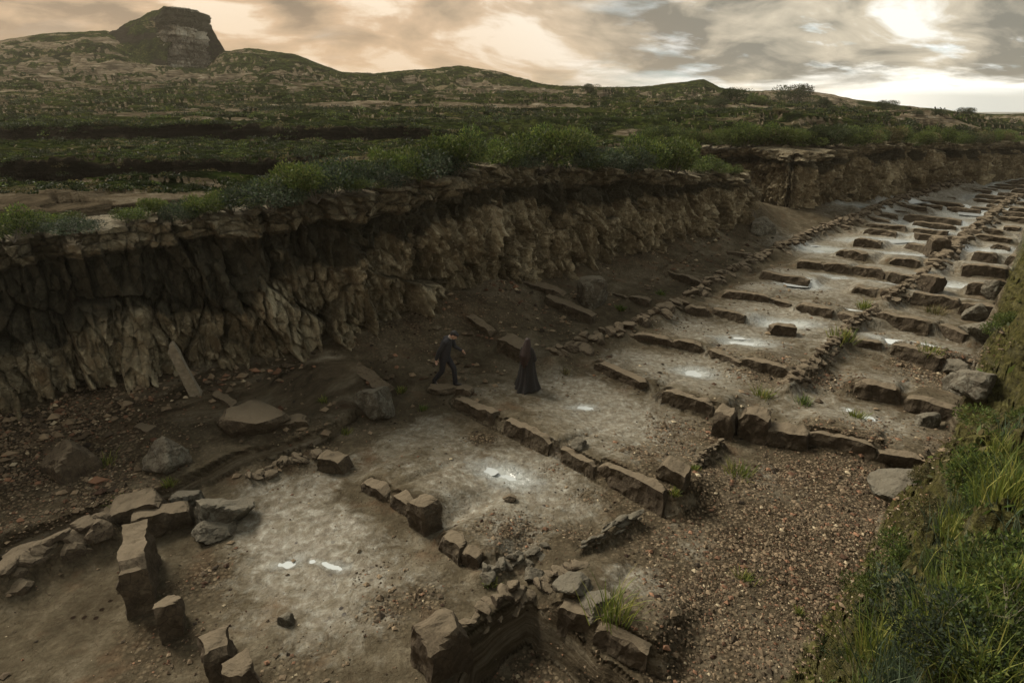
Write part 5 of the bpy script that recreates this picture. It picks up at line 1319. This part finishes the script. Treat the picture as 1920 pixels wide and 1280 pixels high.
    for an, pitch in ((anL, -.1), (anR, .45)):
        d = Vector((math.cos(pitch), 0, -math.sin(pitch)))
        fuse('shoe', [capsule(an + Vector((-.03, 0, -.055)), an + d * .17 + Vector((0, 0, -.065)), .046, .036), capsule(an + Vector((0, 0, -.02)), an + d * .06 + Vector((0, 0, -.05)), .05, .045)], M_SHOE, e, .012, 2)
    hr = [ellipsoid(hd - f * .018 + up * .022, (.104, .085, .115), rotY), ellipsoid(hd + f * .05 + up * .085, (.07, .072, .035), rotY)]
    hair = fuse('hair', hr, M_HAIR, e, .01, 1)
    # keep the face clear: push hair in front of the ears inward
    for v in hair.data.vertices:
        r_ = v.co - hd; a = r_.dot(f); b = r_.dot(up)
        if a > .0 and b < .035 + a * .1: v.co = v.co - f * (a * .95)
man()
def robed():
    fx, fy, fz = at(988, 728)
    e = empty('person', (fx, fy, fz), R(60)); e.scale = (.95, .95, .95); tag(e, 'person in a long black trailing cloak with long reddish hair, seen from behind', 'person')
    hd = Vector((.03, 0, 1.50))
    body = [ellipsoid(hd, (.092, .074, .115)), ellipsoid(hd + Vector((.045, 0, -.055)), (.05, .05, .055)), capsule(hd + Vector((.09, 0, .0)), hd + Vector((.11, 0, -.03)), .009, .013, 8, 2), capsule((0, 0, 1.30), (.01, 0, 1.43), .055, .05),
            capsule((0, 0, .90), (0, 0, 1.22), .11, .12), capsule((0, .10, 1.25), (0, -.10, 1.25), .055, .055)]
    for s in (-1, 1):
        body += [ellipsoid(hd + Vector((0, s * .074, 0)), (.02, .01, .03), None, 8), capsule((0, s * .12, 1.24), (.05, s * .18, 1.02), .04, .036), capsule((.05, s * .18, 1.02), (.18, s * .12, .92), .036, .026),
                 capsule((0, s * .08, .9), (.03, s * .08, .47), .08, .052), capsule((.03, s * .08, .47), (0, s * .08, .08), .05, .034), capsule((0, s * .08, .06), (.14, s * .08, .03), .034, .026)]
        body += hand((.18, s * .12, .92), (.8, -s * .5, -.2), (0, .2, 1), curl=.6)
    fuse('body', body, M_SKIN, e, .0075, 2)
    # cloak: folded cone open at the front of the neck, trailing on the ground
    nt, na = 46, 96; V = []
    for i in range(nt):
        t = i / (nt - 1); z = 1.36 * (1 - t) + .015 * t
        prof = [(0, .09), (.04, .15), (.12, .20), (.3, .205), (.55, .235), (.8, .29), (1, .37)]
        r_ = np.interp(t, [p[0] for p in prof], [p[1] for p in prof])
        for j in range(na):
            an = 2 * math.pi * j / na
            fold = 1 + (.02 + .17 * t) * math.sin(an * 9 + 1.3 * math.sin(an * 2)) * .6 + .10 * t * math.sin(an * 4 + 1)
            back = 1 + .35 * max(0, -math.cos(an)) * t ** 2
            V.append((r_ * fold * back * math.cos(an) * (.78 + .15 * t) + .01, r_ * fold * math.sin(an) * (1.0 - .22 * (t < .05)), z + .02 * math.sin(an * 9) * t))
    o = mesh_np('cloak', V, grid_faces(nt, na, True), M_ROBE, parent=e)
    sd_ = o.modifiers.new('thickness', 'SOLIDIFY'); sd_.thickness = .012
    # sleeves hang wide at the elbows
    fuse('sleeve', [capsule((0, .15, 1.27), (.05, .21, .98), .07, .08), capsule((.05, .21, .98), (.15, .15, .88), .075, .06)], M_ROBE, e, .016, 3)
    fuse('sleeve', [capsule((0, -.15, 1.27), (.05, -.21, .98), .07, .08), capsule((.05, -.21, .98), (.15, -.15, .88), .075, .06)], M_ROBE, e, .016, 3)
    hr = [ellipsoid(hd + Vector((-.02, 0, .02)), (.102, .09, .118)), capsule(hd + Vector((-.06, 0, -.03)), (-.17, 0, 1.12), .092, .10), capsule((-.17, 0, 1.12), (-.20, 0, .80), .10, .055)]
    for s in (-1, 1): hr.append(capsule(hd + Vector((-.03, s * .05, -.02)), (-.13, s * .12, 1.12), .06, .055)); hr.append(capsule((-.13, s * .12, 1.12), (-.20, s * .09, .88), .055, .03))
    hair = fuse('hair', hr, M_RED, e, .012, 2)
    for v in hair.data.vertices:
        c = v.co; k = math.sin(c.y * 190 + math.sin(c.z * 9) * 1.5) * .006; c.x -= k * (1 if c.x < hd.x else 0)
robed()

# ------------------------------------------------------------------ haze
def haze():
    m = bpy.data.materials.new('haze'); m.use_nodes = True; t = NT(m.node_tree); out = t.n('ShaderNodeOutputMaterial')
    v = t.n('ShaderNodeVolumePrincipled'); v.inputs['Color'].default_value = (.95, .86, .70, 1); v.inputs['Density'].default_value = HAZE_D; v.inputs['Anisotropy'].default_value = .3
    t.t.links.new(v.outputs[0], out.inputs['Volume'])
    import itertools as it
    x0, x1, y0, y1, z0, z1 = -2700, 2700, -300, 2700, -6, 60
    V = [(x, y, z) for x in (x0, x1) for y in (y0, y1) for z in (z0, z1)]
    F = [[0, 1, 3, 2], [4, 6, 7, 5], [0, 4, 5, 1], [2, 3, 7, 6], [0, 2, 6, 4], [1, 5, 7, 3]]
    o = mesh_np('haze', V, F, m, smooth_=False); tag(o, kind='stuff')
HAZE_D = .00026
haze()
for ti, p in enumerate(PROTO):
    if ti not in used:
        for ch in list(p.children): bpy.data.objects.remove(ch)
        bpy.data.objects.remove(p)
